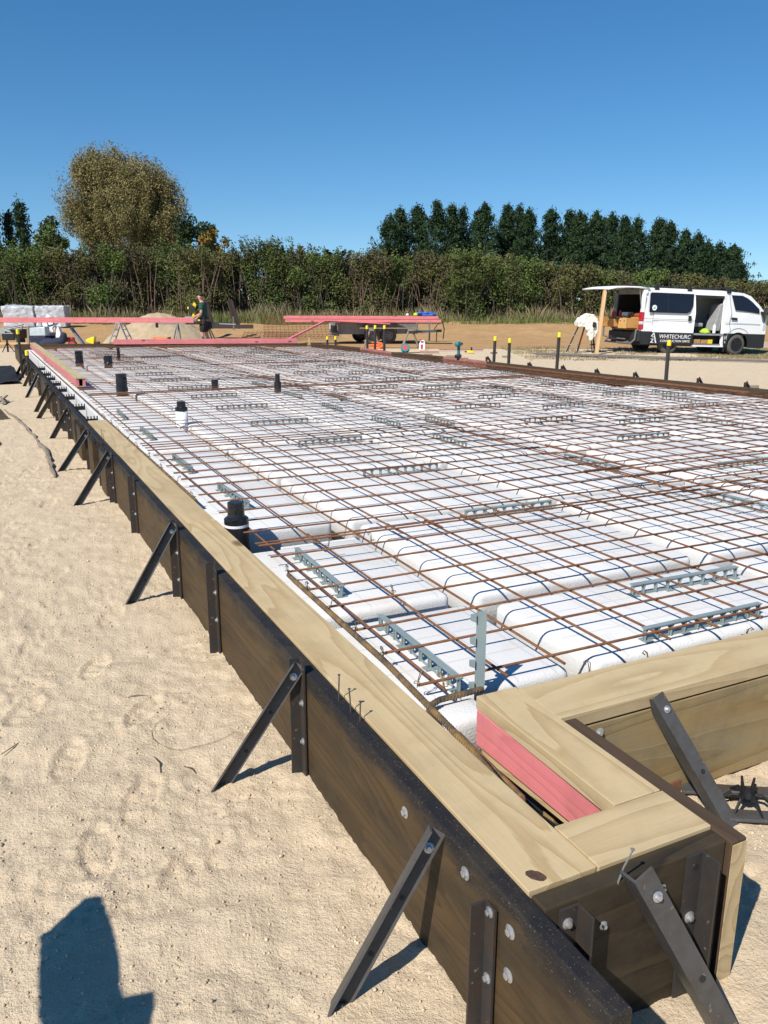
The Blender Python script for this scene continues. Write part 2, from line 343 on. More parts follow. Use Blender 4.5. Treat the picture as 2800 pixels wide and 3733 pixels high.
# loose stones on the near sand, one mass nobody could count
st_v = []; st_f = []
bmx = bmesh.new(); bmesh.ops.create_icosphere(bmx, subdivisions=1, radius=1); ico_v = np.array([q.co[:] for q in bmx.verts]); ico_f = np.array([[q.index for q in f.verts] for f in bmx.faces]); bmx.free()
N = 21000; px = rng.uniform(-.75, .82, N); py = .9 + 7.5*rng.random(N)**1.6
ok2 = rng.random(N) < .12; px = np.where(ok2, rng.uniform(1.46, 2.6, N), px); py = np.where(ok2, rng.uniform(.8, 1.68, N), py)
sz = .0013 + .0046*rng.random(N)**4 + np.where(rng.random(N) < .006, .0045, 0); pz = G(px, py)
Vs = []; 
for q in range(N):
    e = Euler((rng.random()*6, rng.random()*6, rng.random()*6)).to_matrix(); sc = np.array([1, .55+.45*rng.random(), .55+.35*rng.random()])*sz[q]
    Vs.append((ico_v*sc*(1+.3*(rng.random((len(ico_v),1))-.5))) @ np.array(e).T + [px[q], py[q], pz[q]+sz[q]*.25])
Fs = (ico_f[None] + (np.arange(N)*len(ico_v))[:, None, None]).reshape(-1, 3)
peb = mesh_np('gravel', np.concatenate(Vs), Fs, plain('stone', (.52,.42,.29), .85, 0, .45, 3), smooth=True); peb['kind'] = 'stuff'; tag(peb, 'loose small stones scattered over the pale sand', 'gravel')
# bigger separate stones
for (sx_, sy_, s_), lab in (((.79, 1.62, .019), 'pale rounded stone against the foot of the near dark board'), ((.47, 2.1, .011), 'small brown pebble on open sand below the second brace'), ((.62, 1.95, .009), 'tiny buff pebble on sand beside the nearest brace')):
    vv = ico_v*np.array([1, .8, .75])*s_*(1+.15*(rng.random((len(ico_v),1))-.5)); o = mesh_np('stone', vv, ico_f, peb.data.materials[0], smooth=True)
    o.location = (sx_, sy_, float(G(sx_, sy_)) + s_*.4); b = o.modifiers.new('sub', 'SUBSURF'); b.levels = b.render_levels = 2; tag(o, lab, 'stone')

# ------------------------------------------------------------ formwork
T = .377
def board(name, label, cat, mat, p0, p1, wd, h, group=None, bevel=.004, upv=(0,0,1), lab_parent=None):
    p0, p1 = Vector(p0), Vector(p1); a = (p1-p0); L = a.length; a.normalize(); sd_ = Vector(upv).cross(a).normalized(); u_ = a.cross(sd_)
    o = MB().box(-L/2, L/2, -wd/2, wd/2, -h/2, h/2).build(name, mat, bevel=bevel)
    Mx = Matrix((a, sd_, u_)).transposed().to_4x4(); Mx.translation = (p0+p1)/2; o.matrix_world = Mx
    if label: tag(o, label, cat, group)
    return o
BT = .047; zc = (T-.03)/2; hB = T+.03
board('formwork_board', 'long dark oiled board along the sand with bolts at its near end', 'board', M['dark'], (.862,.838,zc), (.862,6.62,zc), BT, hB)
board('formwork_board', 'second dark oiled board along the sand, past the doubled joint', 'board', M['dark'], (.862,6.625,zc-.004), (.862,13.0,zc-.004), BT, hB)
board('formwork_board', 'farthest dark board along the sand beside the black combs', 'board', M['dark'], (.862,13.005,zc-.003), (.862,25.3,zc-.003), BT, hB)
board('formwork_board', 'short black board closing the near corner under a steel brace', 'board', M['black'], (.89,1.1175,zc), (1.392,1.1175,zc), BT, hB)
ret = board('formwork_board', 'brown topped board with pale sawn end beside the near corner', 'board', M['brown'], (1.4205,1.083,zc), (1.4205,1.69,zc), .048, hB)
cap_ = MB().box(-.3065,-.3045, -.022,.022, -.195,.196).build('sawn_end', M['pale'], ret)
board('formwork_board', 'wide olive brown board with front face towards the sand and one brace', 'board', M['olive'], (1.39,1.722,.165), (5.2,1.722,.165), .05, .335)
pk = board('edge_plank', 'pale plank lying flat along the near dark board, knot at its end', 'plank', M['pale'], (.975,1.145,.363), (.975,4.30,.363), .176, .042, bevel=.002)
board('edge_plank', 'pale plank with ringed grain beyond the black wrapped pipe', 'plank', M['ply'], (.975,4.304,.362), (.975,8.66,.362), .172, .042, bevel=.002)
board('edge_plank', 'short pale plank across the near corner', 'plank', M['ply'], (1.066,1.218,.364), (1.394,1.218,.364), .154, .042, bevel=.002)
board('edge_plank', 'striped pale plank on top of the pink timber at the corner', 'plank', M['pale'], (1.318,1.298,.365), (1.318,1.915,.365), .145, .042, bevel=.002)
board('edge_plank', 'long pale plank capping the olive front board', 'plank', M['ply'], (1.393,1.80,.362), (5.2,1.80,.362), .21, .044, bevel=.002)
board('pink_timber', 'short pink timber under a striped plank in the near corner', 'timber', M['pink'], (1.284,1.31,.284), (1.267,1.91,.284), .045, .118)
board('timber_packer', 'pale laminated strip under the short pink timber', 'timber', M['pale'], (1.312,1.30,.206), (1.285,1.90,.202), .05, .036)
kn = MB().lathe([(1,0),(.95,.0006),(.5,.0009)], 20, Matrix.Translation((.929,1.178,.3838)) @ Matrix.Rotation(R(35),4,'Z') @ Matrix.Diagonal((.015,.024,1,1)), wob=.14).build('knot', plain('dark_knot', (.07,.038,.02), .8, 0, .5, 60)); kn.parent = pk; kn.matrix_parent_inverse = pk.matrix_world.inverted()
# black film and offcuts in the open corner pit
film = MB(); 
for q in range(16):
    a0 = Vector((1.10+.11*random.random(), 1.32+.55*q/16, .10+.06*random.random())); film.tube([a0 + Vector((.05*random.random()-.02, .03*random.random(), .03*random.random()))*j for j in range(4)], [.012,.02,.016,.006], 5)
tag(film.build('plastic_film', M['wrap']), 'crumpled black film lying in the open corner pit', 'plastic film')
pit = np.meshgrid(np.linspace(.89,1.39,26), np.linspace(1.14,2.12,50)); pv = np.stack([pit[0].ravel(), pit[1].ravel(), (.035+.05*fbm(pit[0]*9, pit[1]*9, 3)).ravel()], 1); ii = np.arange(26*50).reshape(50,26)
tag(mesh_np('polythene_sheet', pv, np.stack([ii[:-1,:-1].ravel(), ii[:-1,1:].ravel(), ii[1:,1:].ravel(), ii[1:,:-1].ravel()], 1), M['wrap'], smooth=True), 'black polythene lining the open corner pit', 'plastic film')

# right-hand and far forms
RF = [(10.25,4.6),(9.80,7.93),(9.41,10.6),(9.25,14.28),(9.22,16.0),(8.90,17.94),(9.0,20.0),(8.72,22.9)]
def rfx(yv):
    for (a, b), (c_, d) in zip(RF[:-1], RF[1:]):
        if b <= yv <= d: return a + (c_-a)*(yv-b)/(d-b)
    return RF[0][0] if yv < RF[0][1] else RF[-1][0]
rl = [('dark timber form on the right, from the frame edge to its first joint', 'brown'), None, ('dark timber form on the right behind the bare capped stakes', 'brown'), ('pink timber form under the teal drill', 'pink_old'), ('dark form between the two pink lengths on the right', 'brown'), ('far pink length of the right form by the trailer', 'pink_old'), ('last dark form on the right before the far pink timber', 'brown')]
segs = [(0,2,rl[0]), (2,3,rl[2]), (3,4,rl[3]), (4,5,rl[4]), (5,6,rl[5]), (6,7,rl[6])]
for a, b, (lab, mm) in segs:
    (x0, y0), (x1, y1) = RF[a], RF[b]
    board('formwork_board', lab, 'board', M[mm], (x0+.03, y0, .18), (x1+.03, y1-.01, .18), .05, .394)
board('formwork_board', 'dark timber form closing the far side behind the pipes', 'board', M['brown'], (.9,25.45,.18), (3.5,24.72,.18), .05, .396)
FB0, FB1 = Vector((3.5,24.72,0)), Vector((8.72,23.2,0))
board('formwork_board', 'dark timber form under the far pink timber', 'board', M['brown'], FB0+Vector((0,0,.17)), FB1+Vector((0,0,.17)), .05, .37)
board('pink_timber', 'long pink timber on edge along the far side of the slab', 'timber', M['pink'], (3.42,24.70,.425), (8.45,23.30,.425), .055, .14)
def farY(x): return 25.45 - (x-.9)*(25.45-24.72)/2.6 if x < 3.5 else 24.72 - (x-3.5)*(24.72-23.2)/5.22

# ------------------------------------------------------------ stakes and braces along the left board
def stake(label, Y, zt, foot=None, bolts=(.18,.30), lone=True, X=.832, group=None):
    t = thing('form_stake', label, 'steel stake', (X, Y, 0))
    if lone:
        MB().angle((0,0,-.12), (0,0,zt), (0,-1,0), (-1,0,0), .041).build('upright', M['upright'], t)
        for zb in bolts: MB().bolt((-.006,-.024,zb), (-1,0,0)).build('bolt', M['zinc'], t)
    if foot:
        fx, fy = foot[0]-X, foot[1]-Y
        p0 = Vector((-.012, -.012, zt-.015)); p1 = Vector((fx, fy, -.02)); d = (p1-p0).normalized(); e2 = Vector((0,-1,0)); e2 = (e2 - d*e2.dot(d)).normalized(); e1 = d.cross(e2)
        if e1.x < 0: e1 = -e1
        A = (e1*.86+e2*.5).normalized(); B = (-e1*.5+e2*.86).normalized(); p0 = p0 - A*.014
        mb = MB().angle(p0, p1, A, B, .044); br = mb.build('brace', M['angle'], t)
        MB().bolt(p0 + A*.026 + d*.045 + B*.006, B, .010).build('bolt', M['zinc'], br)
        hm = MB()
        for q in (.36,.66,.92):
            mm_ = B.to_track_quat('Z','Y').to_matrix().to_4x4(); mm_.translation = p0.lerp(p1, q) + A*.026 + B*.0055; hm.lathe([(.0065,0),(.0065,.0012)], 12, mm_)
        hm.build('bolt_hole', M['dark_trim'], br)
    return t
stake('nearest steel brace, bolted straight to the dark board without an upright', 1.43, .395, (.548,1.425), lone=False)
stake('rust topped upright stake nearest the bottom edge, two large washers', 1.215, .335, None, (.156,.322))
stake('braced stake with black upright and dark shadow, second brace from the near corner', 2.335, .425, (.535,2.40), (.13,.27))
stake('lone upright stake by the near plank, halfway to the wrapped pipe', 3.44, .432, None, (.16,.29))
stake('braced stake beside the black wrapped pipe, third brace from the near corner', 4.24, .43, (.548,4.26), (.10,.25))
stake('lone upright stake on the board under the plank joint', 5.58, .412, None, (.15,.29))
stake('braced stake at the ringed grain plank, fourth brace from the near corner', 6.62, .42, (.533,6.68), (.12,.24))
stake('lone upright stake on the doubled joint of the long boards', 7.2, .40, None, (.12,.27))
stake('braced stake just past the doubled joint, fifth brace from the near corner', 8.12, .375, (.533,8.13), (.12,.24))
stake('lone upright stake at the end of the pale plank', 9.05, .352, None, (.12,.25))
stake('braced stake at the first black comb, sixth brace from the near corner', 9.95, .372, (.60,10.1), (.12,.25))
stake('lone upright stake between the first black combs', 10.65, .39, None, (.12,.25))
stake('braced stake at the third black comb, seventh brace from the near corner', 11.65, .41, (.585,12.1), (.12,.25))
stake('braced stake at the fourth black comb, eighth brace from the near corner', 12.6, .415, (.60,12.85), (.12,.25))
stake('braced stake below the near end of the boxed beam, ninth brace from the corner', 15.0, .375, (.575,14.8), (.12,.25))
stake('braced stake beside the boxed beam, tenth brace from the near corner', 16.5, .375, (.64,16.9), (.12,.25))
stake('braced stake near the yellow capped stake, eleventh brace from the corner', 17.7, .378, (.60,18.1), (.12,.25))
stake('farthest braced stake on the left before the black sheet', 19.2, .38, (.62,19.7), (.12,.25))
for yv, hh, lab in ((6.95,.36,'dark wooden cleat bolted over the joint of the long boards'), (7.75,.34,'narrow dark cleat between two stakes past the joint'), (8.72,.33,'dark cleat by the end of the pale plank'), (11.0,.35,'dark cleat beside the second black comb'), (12.25,.35,'dark cleat beside the fourth black comb'), (13.2,.36,'dark cleat below the boxed beam end')):
    board('timber_cleat', lab, 'timber', M['dark'], (.815, yv-.16, hh/2), (.815, yv+.16, hh/2), .04, hh)
for (bx, by, bz), lab in (((.838,1.595,.303),'washer screw on the dark board above the nearest brace'), ((.838,1.306,.33),'small screw left of the rusty upright top'), ((.838,1.132,.316),'upper washer screw at the end of the near dark board'), ((.838,1.132,.21),'lower washer screw at the end of the near dark board')):
    o = MB().bolt((0,0,0), (-1,0,0), .012).build('washer_screw', M['zinc'], loc=(bx-.0005,by,bz)); tag(o, lab, 'screw')
# corner pieces on the black end board
t = thing('form_stake', 'short rusty angle bolted low on the black end board', 'steel stake', (.925,1.094,0)); MB().angle((.05,0,-.1),(.05,0,.365),(-1,0,0),(0,-1,0),.05).build('upright', M['upright'], t); MB().bolt((.02,-.006,.33),(0,-1,0),.010).build('bolt', M['zinc'], t)
t = thing('form_stake', 'upright rusty angle at the outer end of the black end board', 'steel stake', (1.30,1.094,0)); MB().angle((0.02,0,-.1),(.02,0,.375),(-1,0,0),(0,-1,0),.05).build('upright', M['upright'], t); MB().bolt((-.008,-.006,.215),(0,-1,0),.011).build('bolt', M['zinc'], t); MB().lathe([(.008,0),(.008,.001)],10,Matrix.Translation((-.005,-.0065,.345))@Matrix.Rotation(R(90),4,'X')).build('bolt_hole', M['dark_trim'], t)
t = thing('form_brace', 'scratched steel brace leaning across the black end board', 'steel brace', (1.10,1.04,0))
d = Vector((.235,-.10,-.46)).normalized(); A_ = Vector((.86,0,.43)); A_ = (A_-d*A_.dot(d)).normalized(); B_ = d.cross(A_); B_ = B_ if B_.y < 0 else -B_
p0 = Vector((-.03,.0,.415)); p1 = p0 + d*.62; br = MB().angle(p0, p1, A_, -B_, .05).build('angle_bar', M['angle'], t)
for q in (.06,): MB().bolt(p0 + A_*.028 + d*q + B_*.002, B_, .0092).build('bolt', M['zinc'], t)
hm = MB(); mm_ = B_.to_track_quat('Z','Y').to_matrix().to_4x4(); mm_.translation = p0 + A_*.028 + d*.3 + B_*.0005; hm.lathe([(.008,0),(.008,.001)], 12, mm_); hm.build('bolt_hole', M['dark_trim'], t)
for (bx, bz), lab in (((1.045,.283),'bright screw on the black end board left of the brace'), ((1.205,.318),'bright screw on the black end board right of the brace')):
    tag(MB().bolt((0,0,0),(0,-1,0),.008).build('washer_screw', M['zinc'], loc=(bx,1.0935,bz)), lab, 'screw')
# brace on the olive board and stake beside the brown board
t = thing('form_brace', 'steel brace leaning on the olive front board', 'steel brace', (1.76,1.69,0))
d = Vector((.17,-.20,-.40)).normalized(); p0 = Vector((-.03,-.012,.375)); A_ = Vector((1,0,.2)); A_ = (A_-d*A_.dot(d)).normalized(); B_ = d.cross(A_); B_ = B_ if B_.y < 0 else -B_
MB().angle(p0, p0+d*.60, A_, -B_, .046).build('angle_bar', M['angle'], t); MB().bolt(p0+A_*.026+d*.05+B_*.001, B_, .009).build('bolt', M['zinc'], t)
hm = MB(); mm_ = B_.to_track_quat('Z','Y').to_matrix().to_4x4(); mm_.translation = p0 + A_*.026 + d*.27 + B_*.0005; hm.lathe([(.008,0),(.008,.001)], 12, mm_); hm.build('bolt_hole', M['dark_trim'], t)
t = thing('form_stake', 'rusty upright angle behind the brown board, at the foot of a brace', 'steel stake', (1.452,1.34,0)); MB().angle((0,0,-.1),(0,0,.36),(0,-1,0),(1,0,0),.05).build('upright', M['rust'], t)
tag(MB().bolt((0,0,0),(0,-1,0),.012).build('washer_screw', M['zinc'], loc=(1.545,1.6965,.30)), 'washer screw on the olive board left of its brace', 'screw')
# nails
def nail(label, x, y, z, lean, h=.075, mat='zinc'):
    d = nrm((lean[0], lean[1], 1)); o = MB().tube([Vector((0,0,-.02)), d*h*.5, d*h + Vector((lean[0]*.01,0,0))], .0022, 6).lathe([(.0048,0),(.0048,.0018)], 8, Matrix.Translation(d*h)).build('nail', M[mat], loc=(x,y,z)); tag(o, label, 'nail')
nail('rusty nail standing on the dark board edge, first of three by the plank', .862,2.085,T, (.02,-.02), .085, 'angle'); nail('bent nail in the middle of three on the dark board edge', .866,2.0,T, (-.05,.05), .075, 'angle'); nail('shortest of three nails on the dark board edge', .868,1.94,T, (.06,.1), .06, 'angle')
nail('grey bent nail sticking out of the black end board', 1.075,1.10,T-.01, (.18,-.25), .10, 'galv'); nail('nail on the dark board edge near the far end of the ringed plank', .866,7.42,T, (0,.05), .09, 'angle'); nail('rusty nail pair member at the plank end, leaning left', .866,7.25,T, (-.12,0), .08, 'rust')

# ------------------------------------------------------------ polystyrene pods
def pod_mesh(lx, ly, h=.26):
    mb = MB().box(0, lx, 0, ly, 0, h); me = bpy.data.meshes.new('pod'); me.from_pydata(mb.v, [], mb.f)
    bm = bmesh.new(); bm.from_mesh(me); bmesh.ops.recalc_face_normals(bm, faces=bm.faces)
    bmesh.ops.bevel(bm, geom=[e for e in bm.edges if max(q.co.z for q in e.verts) > .1], offset=.033, segments=4, profile=.5, affect='EDGES')
    bm.to_mesh(me); bm.free(); me.polygons.foreach_set('use_smooth', [True]*len(me.polygons)); me.materials.append(M['eps']); return me
PODS = {}
def pod(x0, x1, y0, y1, label, group=None):
    key = (round(x1-x0,3), round(y1-y0,3))
    if key not in PODS: PODS[key] = pod_mesh(*key)
    o = bpy.data.objects.new('polystyrene_pod', PODS[key]); C.objects.link(o); o.location = (x0, y0, .02); tag(o, label, 'foam pod', group)
PGR = 'white polystyrene pods under the mesh'
rows = [(2.12,2.79)] + [(2.92+1.43*q, 2.92+1.43*q+1.315) for q in range(16)]
colsX = [1.89+1.425*q for q in range(6)]
for ri, (y0, y1) in enumerate(rows):
    for ci, x0 in enumerate(colsX):
        x1 = x0 + 1.31
        lim = min(rfx(max(y0, 4.7)), rfx(min(y1, 22.9))) - .1
        if x0 > lim - .3: continue
        if x1 > lim: x1 = lim
        fl = min(farY(x0), farY(x1)) - .12
        if y0 > fl - .3: continue
        yy1 = min(y1, fl)
        if ri == 0 and ci < 2: lab = ('white pod behind the front plank, beside the standing spacer', 'white pod behind the front plank, under the lying spacers')[ci]; g_ = None
        elif ri == 1 and ci < 2: lab = ('white full pod second from the front plank, beside the narrow edge pods', 'white full pod at the upper of the two front spacers')[ci]; g_ = None
        else: lab, g_ = 'white polystyrene pod among the rows under the rusty mesh', PGR
        pod(x0, x1, y0, yy1, lab, g_)
ed = [(2.12,2.85),(2.97,3.97),(4.36,5.66)] + [(5.78+1.43*q, 5.78+1.43*q+1.315) for q in range(13)]
for q, (y0, y1) in enumerate(ed):
    if q < 3: pod(1.07, 1.78, y0, y1, ('narrow white edge pod at the near corner behind the pink timber', 'narrow white edge pod before the black wrapped pipe', 'narrow white edge pod just past the black wrapped pipe')[q])
    else: pod(1.07, 1.78, y0, y1, 'narrow white edge pod along the left plank', 'narrow white pods along the left edge')
pod(1.16, 1.36, 1.97, 2.11, 'small white foam offcut in the near corner')
board('foam_edge_strip', 'white foam edge strip beyond the ringed plank, beside the black combs', 'foam strip', M['white_plastic'], (1.062,8.68,.19), (1.062,22.5,.19), .02, .30, bevel=0)
board('foam_edge_strip', 'white foam edge strip between the ringed plank and the mesh', 'foam strip', M['white_plastic'], (1.068,5.0,.18), (1.068,8.67,.18), .012, .36, bevel=0)
# dark sheet under the pods
sh = MB(); sh.box(.9, 10.2, 1.76, 4.6, -.06, .012).box(.9, 9.0, 4.6, 23.2, -.06, .012); tag(sh.build('polythene_sheet', M['tarp']), 'black polythene spread under the white pods', 'plastic film')

# ------------------------------------------------------------ mesh reinforcement
BR = .0054
def sheet(x0, nxb, y0, nyb, label, z, BR=.0054, px=.243, py=.254, ov=.065, xlim=True, rot=0, group=None):
    x1 = x0+(nxb-1)*px; y1 = y0+(nyb-1)*py; t = MB()
    def wob(): return random.uniform(-.006,.006)
    for a in range(nxb):
        x = x0+a*px; e = y1+ov
        if xlim: e = min(e, farY(x)-.1)
        s_ = y0-ov
        if xlim:
            # clip lengthwise bars at the slanting right form
            ys = np.linspace(s_, e, 40); okm = [yy for yy in ys if x < rfx(yy)-.06]
            if len(okm) < 2: continue
            s_, e = min(okm), max(okm)
        if e - s_ < .2: continue
        n_ = max(2, int((e-s_)/1.0)+1); t.tube([(x+wob(), s_+(e-s_)*q/(n_-1), z+wob()*.7) for q in range(n_)], BR, 5)
    for b in range(nyb):
        y = y0+b*py; e = x1+ov
        if xlim: e = min(e, rfx(y)-.07)
        if xlim and y > min(farY(x0), farY(e))-.08: continue
        if e - x0 < .1: continue
        n_ = max(2, int((e-x0)/1.0)+1); t.tube([(x0-ov+(e-x0+ov)*q/(n_-1), y+wob(), z+2*BR-.001+wob()*.7) for q in range(n_)], BR, 5)
    o = t.build('rebar_mesh_sheet', M['rust'], smooth=True); tag(o, label, 'rebar mesh', group); return o
ZM = .330
MGR = 'rusty mesh sheets lapped over the slab'
xs = [(1.232, 13), (4.105, 12), (6.735, 15)]
ys = [(2.145, 8), (3.84, 14), (7.09, 13), (10.09, 13), (13.09, 13), (16.09, 13), (19.09, 26)]
labs = {(0,0):'rusty mesh sheet at the near corner over the standing spacer', (0,1):'rusty mesh sheet behind the front plank at the right frame edge', (1,0):'rusty mesh sheet beside the black wrapped pipe with the white band', (2,0):'rusty mesh sheet around the white pipe', (3,0):'rusty mesh sheet around the tall wrapped pipe in front of the boxed beam', (6,0):'rusty mesh sheet at the far left end of the slab'}
for j, (y0, nyb) in enumerate(ys):
    for i_, (x0, nxb) in enumerate(xs):
        lab = labs.get((j, i_)); z = ZM + .009*((i_+j) % 2) + .003*(i_ % 2)
        sheet(x0 + random.uniform(-.02,.02)*(j>0), nxb + 0, y0 + random.uniform(-.03,.03)*(j>1), nyb, lab or 'rusty mesh sheet lapped among others over the white pods', z, BR if j < 2 else .0043, group=None if lab else MGR)
# loose lap bars
for q in range(2):
    y = 4.35 + q*.24 + random.uniform(-.05,.05); x0 = 4.0+random.uniform(-.2,.2); o = MB().tube([(x0, y, .357), (x0+1.0, y+.02, .36), (x0+2.2+random.random(), y+.03, .357)], .006, 5).build('rebar', M['rust']); tag(o, 'loose rusty bar laid across the lap near the right frame edge', 'rebar', 'loose bars across the mesh lap')
for q in range(1):
    x = 4.3 + q*.2 + random.uniform(-.05,.05); y0 = 3.9+random.uniform(-.1,.1); o = MB().tube([(x, y0, .365), (x+.01, y0+1.0, .363), (x+.02, y0+1.6+random.random()*.5, .365)], .006, 5).build('rebar', M['rust']); tag(o, 'loose rusty bar laid lengthwise over the lap near the right frame edge', 'rebar', 'lengthwise bars over the mesh lap')
for q in range(2):
    o = MB().tube([(1.2+q*.03, 11.35+q*.16, .35), (5, 11.3+q*.16, .352), (9.0, 11.2+q*.17, .35)], .0075, 5).build('rebar', M['rust']); tag(o, 'long rusty bar crossing the slab beside the wrapped pipes', 'rebar', 'bars crossing the slab at the pipes')
for q in range(1):
    o = MB().tube([(2.2+q*.12, 19.2, .352), (4.6+q*.14, 11.2, .356), (5.4+q*.14, 8.0, .354)], .0075, 5).build('rebar', M['rust']); tag(o, 'long rusty bar running skew over the middle of the slab', 'rebar', 'skew bars over the middle of the slab')
def ribbed(pts, r, label, mat='rebar'):
    t = MB().tube(pts, r, 10)
    pts = [Vector(p) for p in pts]; 
    for a, b in zip(pts[:-1], pts[1:]):
        L = (b-a).length; d = (b-a).normalized(); qn = int(min(L, 2.6)/.013)
        for i_ in range(qn):
            c_ = a + d*(i_*.013+.005); mm_ = d.to_track_quat('Z','Y').to_matrix().to_4x4(); mm_ = Matrix.Translation(c_) @ mm_ @ Matrix.Rotation(R(28),4,'X').to_4x4() if False else (Matrix.Translation(c_) @ (d.to_track_quat('Z','Y').to_matrix().to_4x4()) @ Matrix.Rotation(R(28),4,'X'))
            t.lathe([(r*1.0,-.0016),(r*1.16,0),(r*1.0,.0016)], 8, mm_)
    o = t.build('rebar', M[mat], smooth=False); tag(o, label, 'rebar')
ribbed([(1.087,1.33,.30),(1.128,1.75,.322),(1.163,2.4,.322),(1.17,3.42,.322)], .0105, 'thick ribbed bar along the near plank, ending short of the wrapped pipe')
ribbed([(1.115,1.9,.300),(1.135,2.01,.303),(1.165,2.055,.306),(1.21,2.075,.306),(1.375,2.08,.306)], .0105, 'grey ribbed bar bent round the near corner behind the pink timber')
tag(MB().tube([(1.105,4.95,.345),(1.10,8.7,.347),(1.10,14.0,.347),(1.10,22.4,.347)], .011, 8).build('rebar', M['rebar']), 'long bar along the left edge from the wrapped pipe to the far end', 'rebar')
tag(MB().tube([(1.09,1.42,.235),(1.20,1.60,.235),(1.22,2.0,.235)], .010, 8).build('rebar', M['rebar']), 'short bar low in the open corner pit', 'rebar')
for q in range(3):
    tag(MB().tube([(9.55-q*.06, 8.0, .345), (9.2-q*.06, 11.6, .347), (9.02-q*.06, 15.5, .345)], .0075, 5).build('rebar', M['rust']), 'rusty edge bar beside the right hand form', 'rebar', 'edge bars beside the right form')
# wire ties
tie = MB()
for q in range(2): tie.tube([(0,0,-.012),(.006,.004*q,.012),(.012,-.006+.01*q,.034),(.022,.004,.044),(.026,.014-.01*q,.036),(.016,.010,.030)], .0016, 5)
tie.tube([(-.012,0,.006),(0,.013,.006),(.012,0,.006),(0,-.013,.006),(-.012,0,.006)], .0016, 5)
tie0 = tie.build('wire_tie', M['rebar']); tie0.location = (1.166, 2.148, .338); tag(tie0, 'twisted wire tie on the thick bar along the near plank', 'wire tie', 'wire ties along the thick edge bar')
for q in range(1, 6): dup(tie0, (1.166, 2.145+.254*q, .338), random.random()*6)
for (x, y), lab in (((1.232,2.08),'wire tie above the bent corner bar'),((1.72,1.95),'wire tie by the front plank beside the foam offcut'),((1.96,1.93),'wire tie at the front plank, left of the front spacer'),((2.44,1.95),'looped wire tie at the front plank under the front spacer'),((1.475,2.94),'wire tie in the middle of the near corner mesh'),((1.72,3.68),'wire tie over the first rib past the edge pods'),((1.475,3.69),'wire tie on the mesh near the pipe')):
    dup(tie0, (x, y, .345), random.random()*6, lab); C.objects[-1].pop('group', None)
for q in range(10): dup(tie0, (1.105, 5.0+.508*q, .356), random.random()*6, 'wire tie on the long bar beyond the wrapped pipe', 'wire ties along the long edge bar')

# ------------------------------------------------------------ spacers
def spacer_mesh(L=.635, H=.055):
    mb = MB(); mb.box(0, L, -.012, .012, H-.005, H)
    n = 9; st = L/n
    mb.box(0, L, -.0018, .0018, 0, .009); mb.box(0, L, -.0018, .0018, H-.013, H-.005)
    for q in range(n+1):
        x = min(max(q*st, .007), L-.007); mb.box(x-.009, x+.009, -.0018, .0018, .009, H-.013); mb.box(x-.0015, x+.0015, -.009, .009, 0.002, H-.005)
        if q < n:
            c0, c1, zt = x+.009, min(max((q+1)*st, .007), L-.007)-.009, H-.013
            mb.prism([(c0, zt),(c0, zt-.010),(c0+.010, zt)], -.0016, .0016).prism([(c1, zt),(c1-.010, zt),(c1, zt-.010)], -.0016, .0016)
    for q in (0, 3, 6, 9): x = min(max(q*st, .018), L-.018); mb.box(x-.018, x+.018, -.024, .024, 0, .0035)
    return mb
sp0 = spacer_mesh().build('mesh_spacer', M['grey_plastic'], loc=(2.178,2.192,.282)); tag(sp0, 'grey slotted spacer lying nearest the front plank', 'spacer')
GX, GY = 'grey spacers lying across the slab', 'grey spacers lying along the slab'
crs = [(2.488,2.60,'grey slotted spacer second from the front plank'),(2.512,4.055,'grey slotted spacer third from the front plank, in the middle of the near mesh'),(2.473,5.44,None),(2.485,6.88,None),(2.466,8.28,None),(2.47,9.70,None),(2.47,11.02,None),(2.42,12.28,None),(2.4,13.56,None),(2.39,14.9,None),(2.39,16.3,None),(2.4,17.7,None),(2.4,19.1,None),(2.4,20.4,None),(2.4,21.7,None),
 (5.07,9.83,None),(5.12,8.55,None),(5.98,9.38,None),(5.2,7.23,None),(6.09,8.10,None),(5.27,5.85,None),(6.07,6.72,None),(7.66,7.43,None),(5.01,11.14,None),(5.0,12.5,None),(5.0,14.0,None),(5.9,10.8,None),(5.9,12.2,None),(5.9,13.6,None),(5.0,15.5,None),(5.0,17.0,None),(5.9,15.2,None),(5.9,16.7,None),(7.7,8.9,None),(7.7,10.3,None),(7.7,11.7,None),(7.7,13.2,None),(3.2,19.0,None),(5.0,18.7,None),(6.0,18.4,None),(5.0,20.4,None),(7.6,14.8,None),(7.5,16.5,None),(5.9,20.0,None),(7.3,18.6,None),(5.1,4.5,None),(4.3,20.9,None),(6.4,21.2,None)]
for x, y, lab in crs: dup(sp0, (x, y, .282), R(random.uniform(-2.5,2.5)), lab or 'grey slotted spacer lying across the slab under the mesh', None if lab else GX)
alo = [(1.337,3.772,'grey spacer lying lengthwise on the narrow pod before the wrapped pipe'),(1.325,2.76,'grey spacer lying lengthwise at the near corner beside the standing one'),(1.38,5.47,None),(1.33,6.72,None),(1.36,8.40,None),(1.36,9.95,None),(4.26,5.34,'grey spacer lying lengthwise alone in the middle of the slab'),(4.26,3.83,None),(3.81,6.76,None),(3.80,8.12,None),(4.35,7.9,None),(3.76,9.5,None),(4.28,10.5,None),(6.9,9.2,None),(7.0,7.97,None),(7.08,6.6,None),(8.22,8.3,None),(3.78,11.0,None),(4.3,12.0,None),(3.8,12.6,None),(6.95,10.6,None),(6.9,12.0,None),(8.2,9.8,None),(8.2,11.3,None),(7.0,13.5,None),(4.3,13.6,None),(8.6,8.9,None),(8.5,12.6,None),(8.7,7.0,None)]
for x, y, lab in alo: dup(sp0, (x, y, .282), R(-90 + random.uniform(-3,3)), lab or 'grey slotted spacer lying lengthwise under the mesh', None if lab else GY)
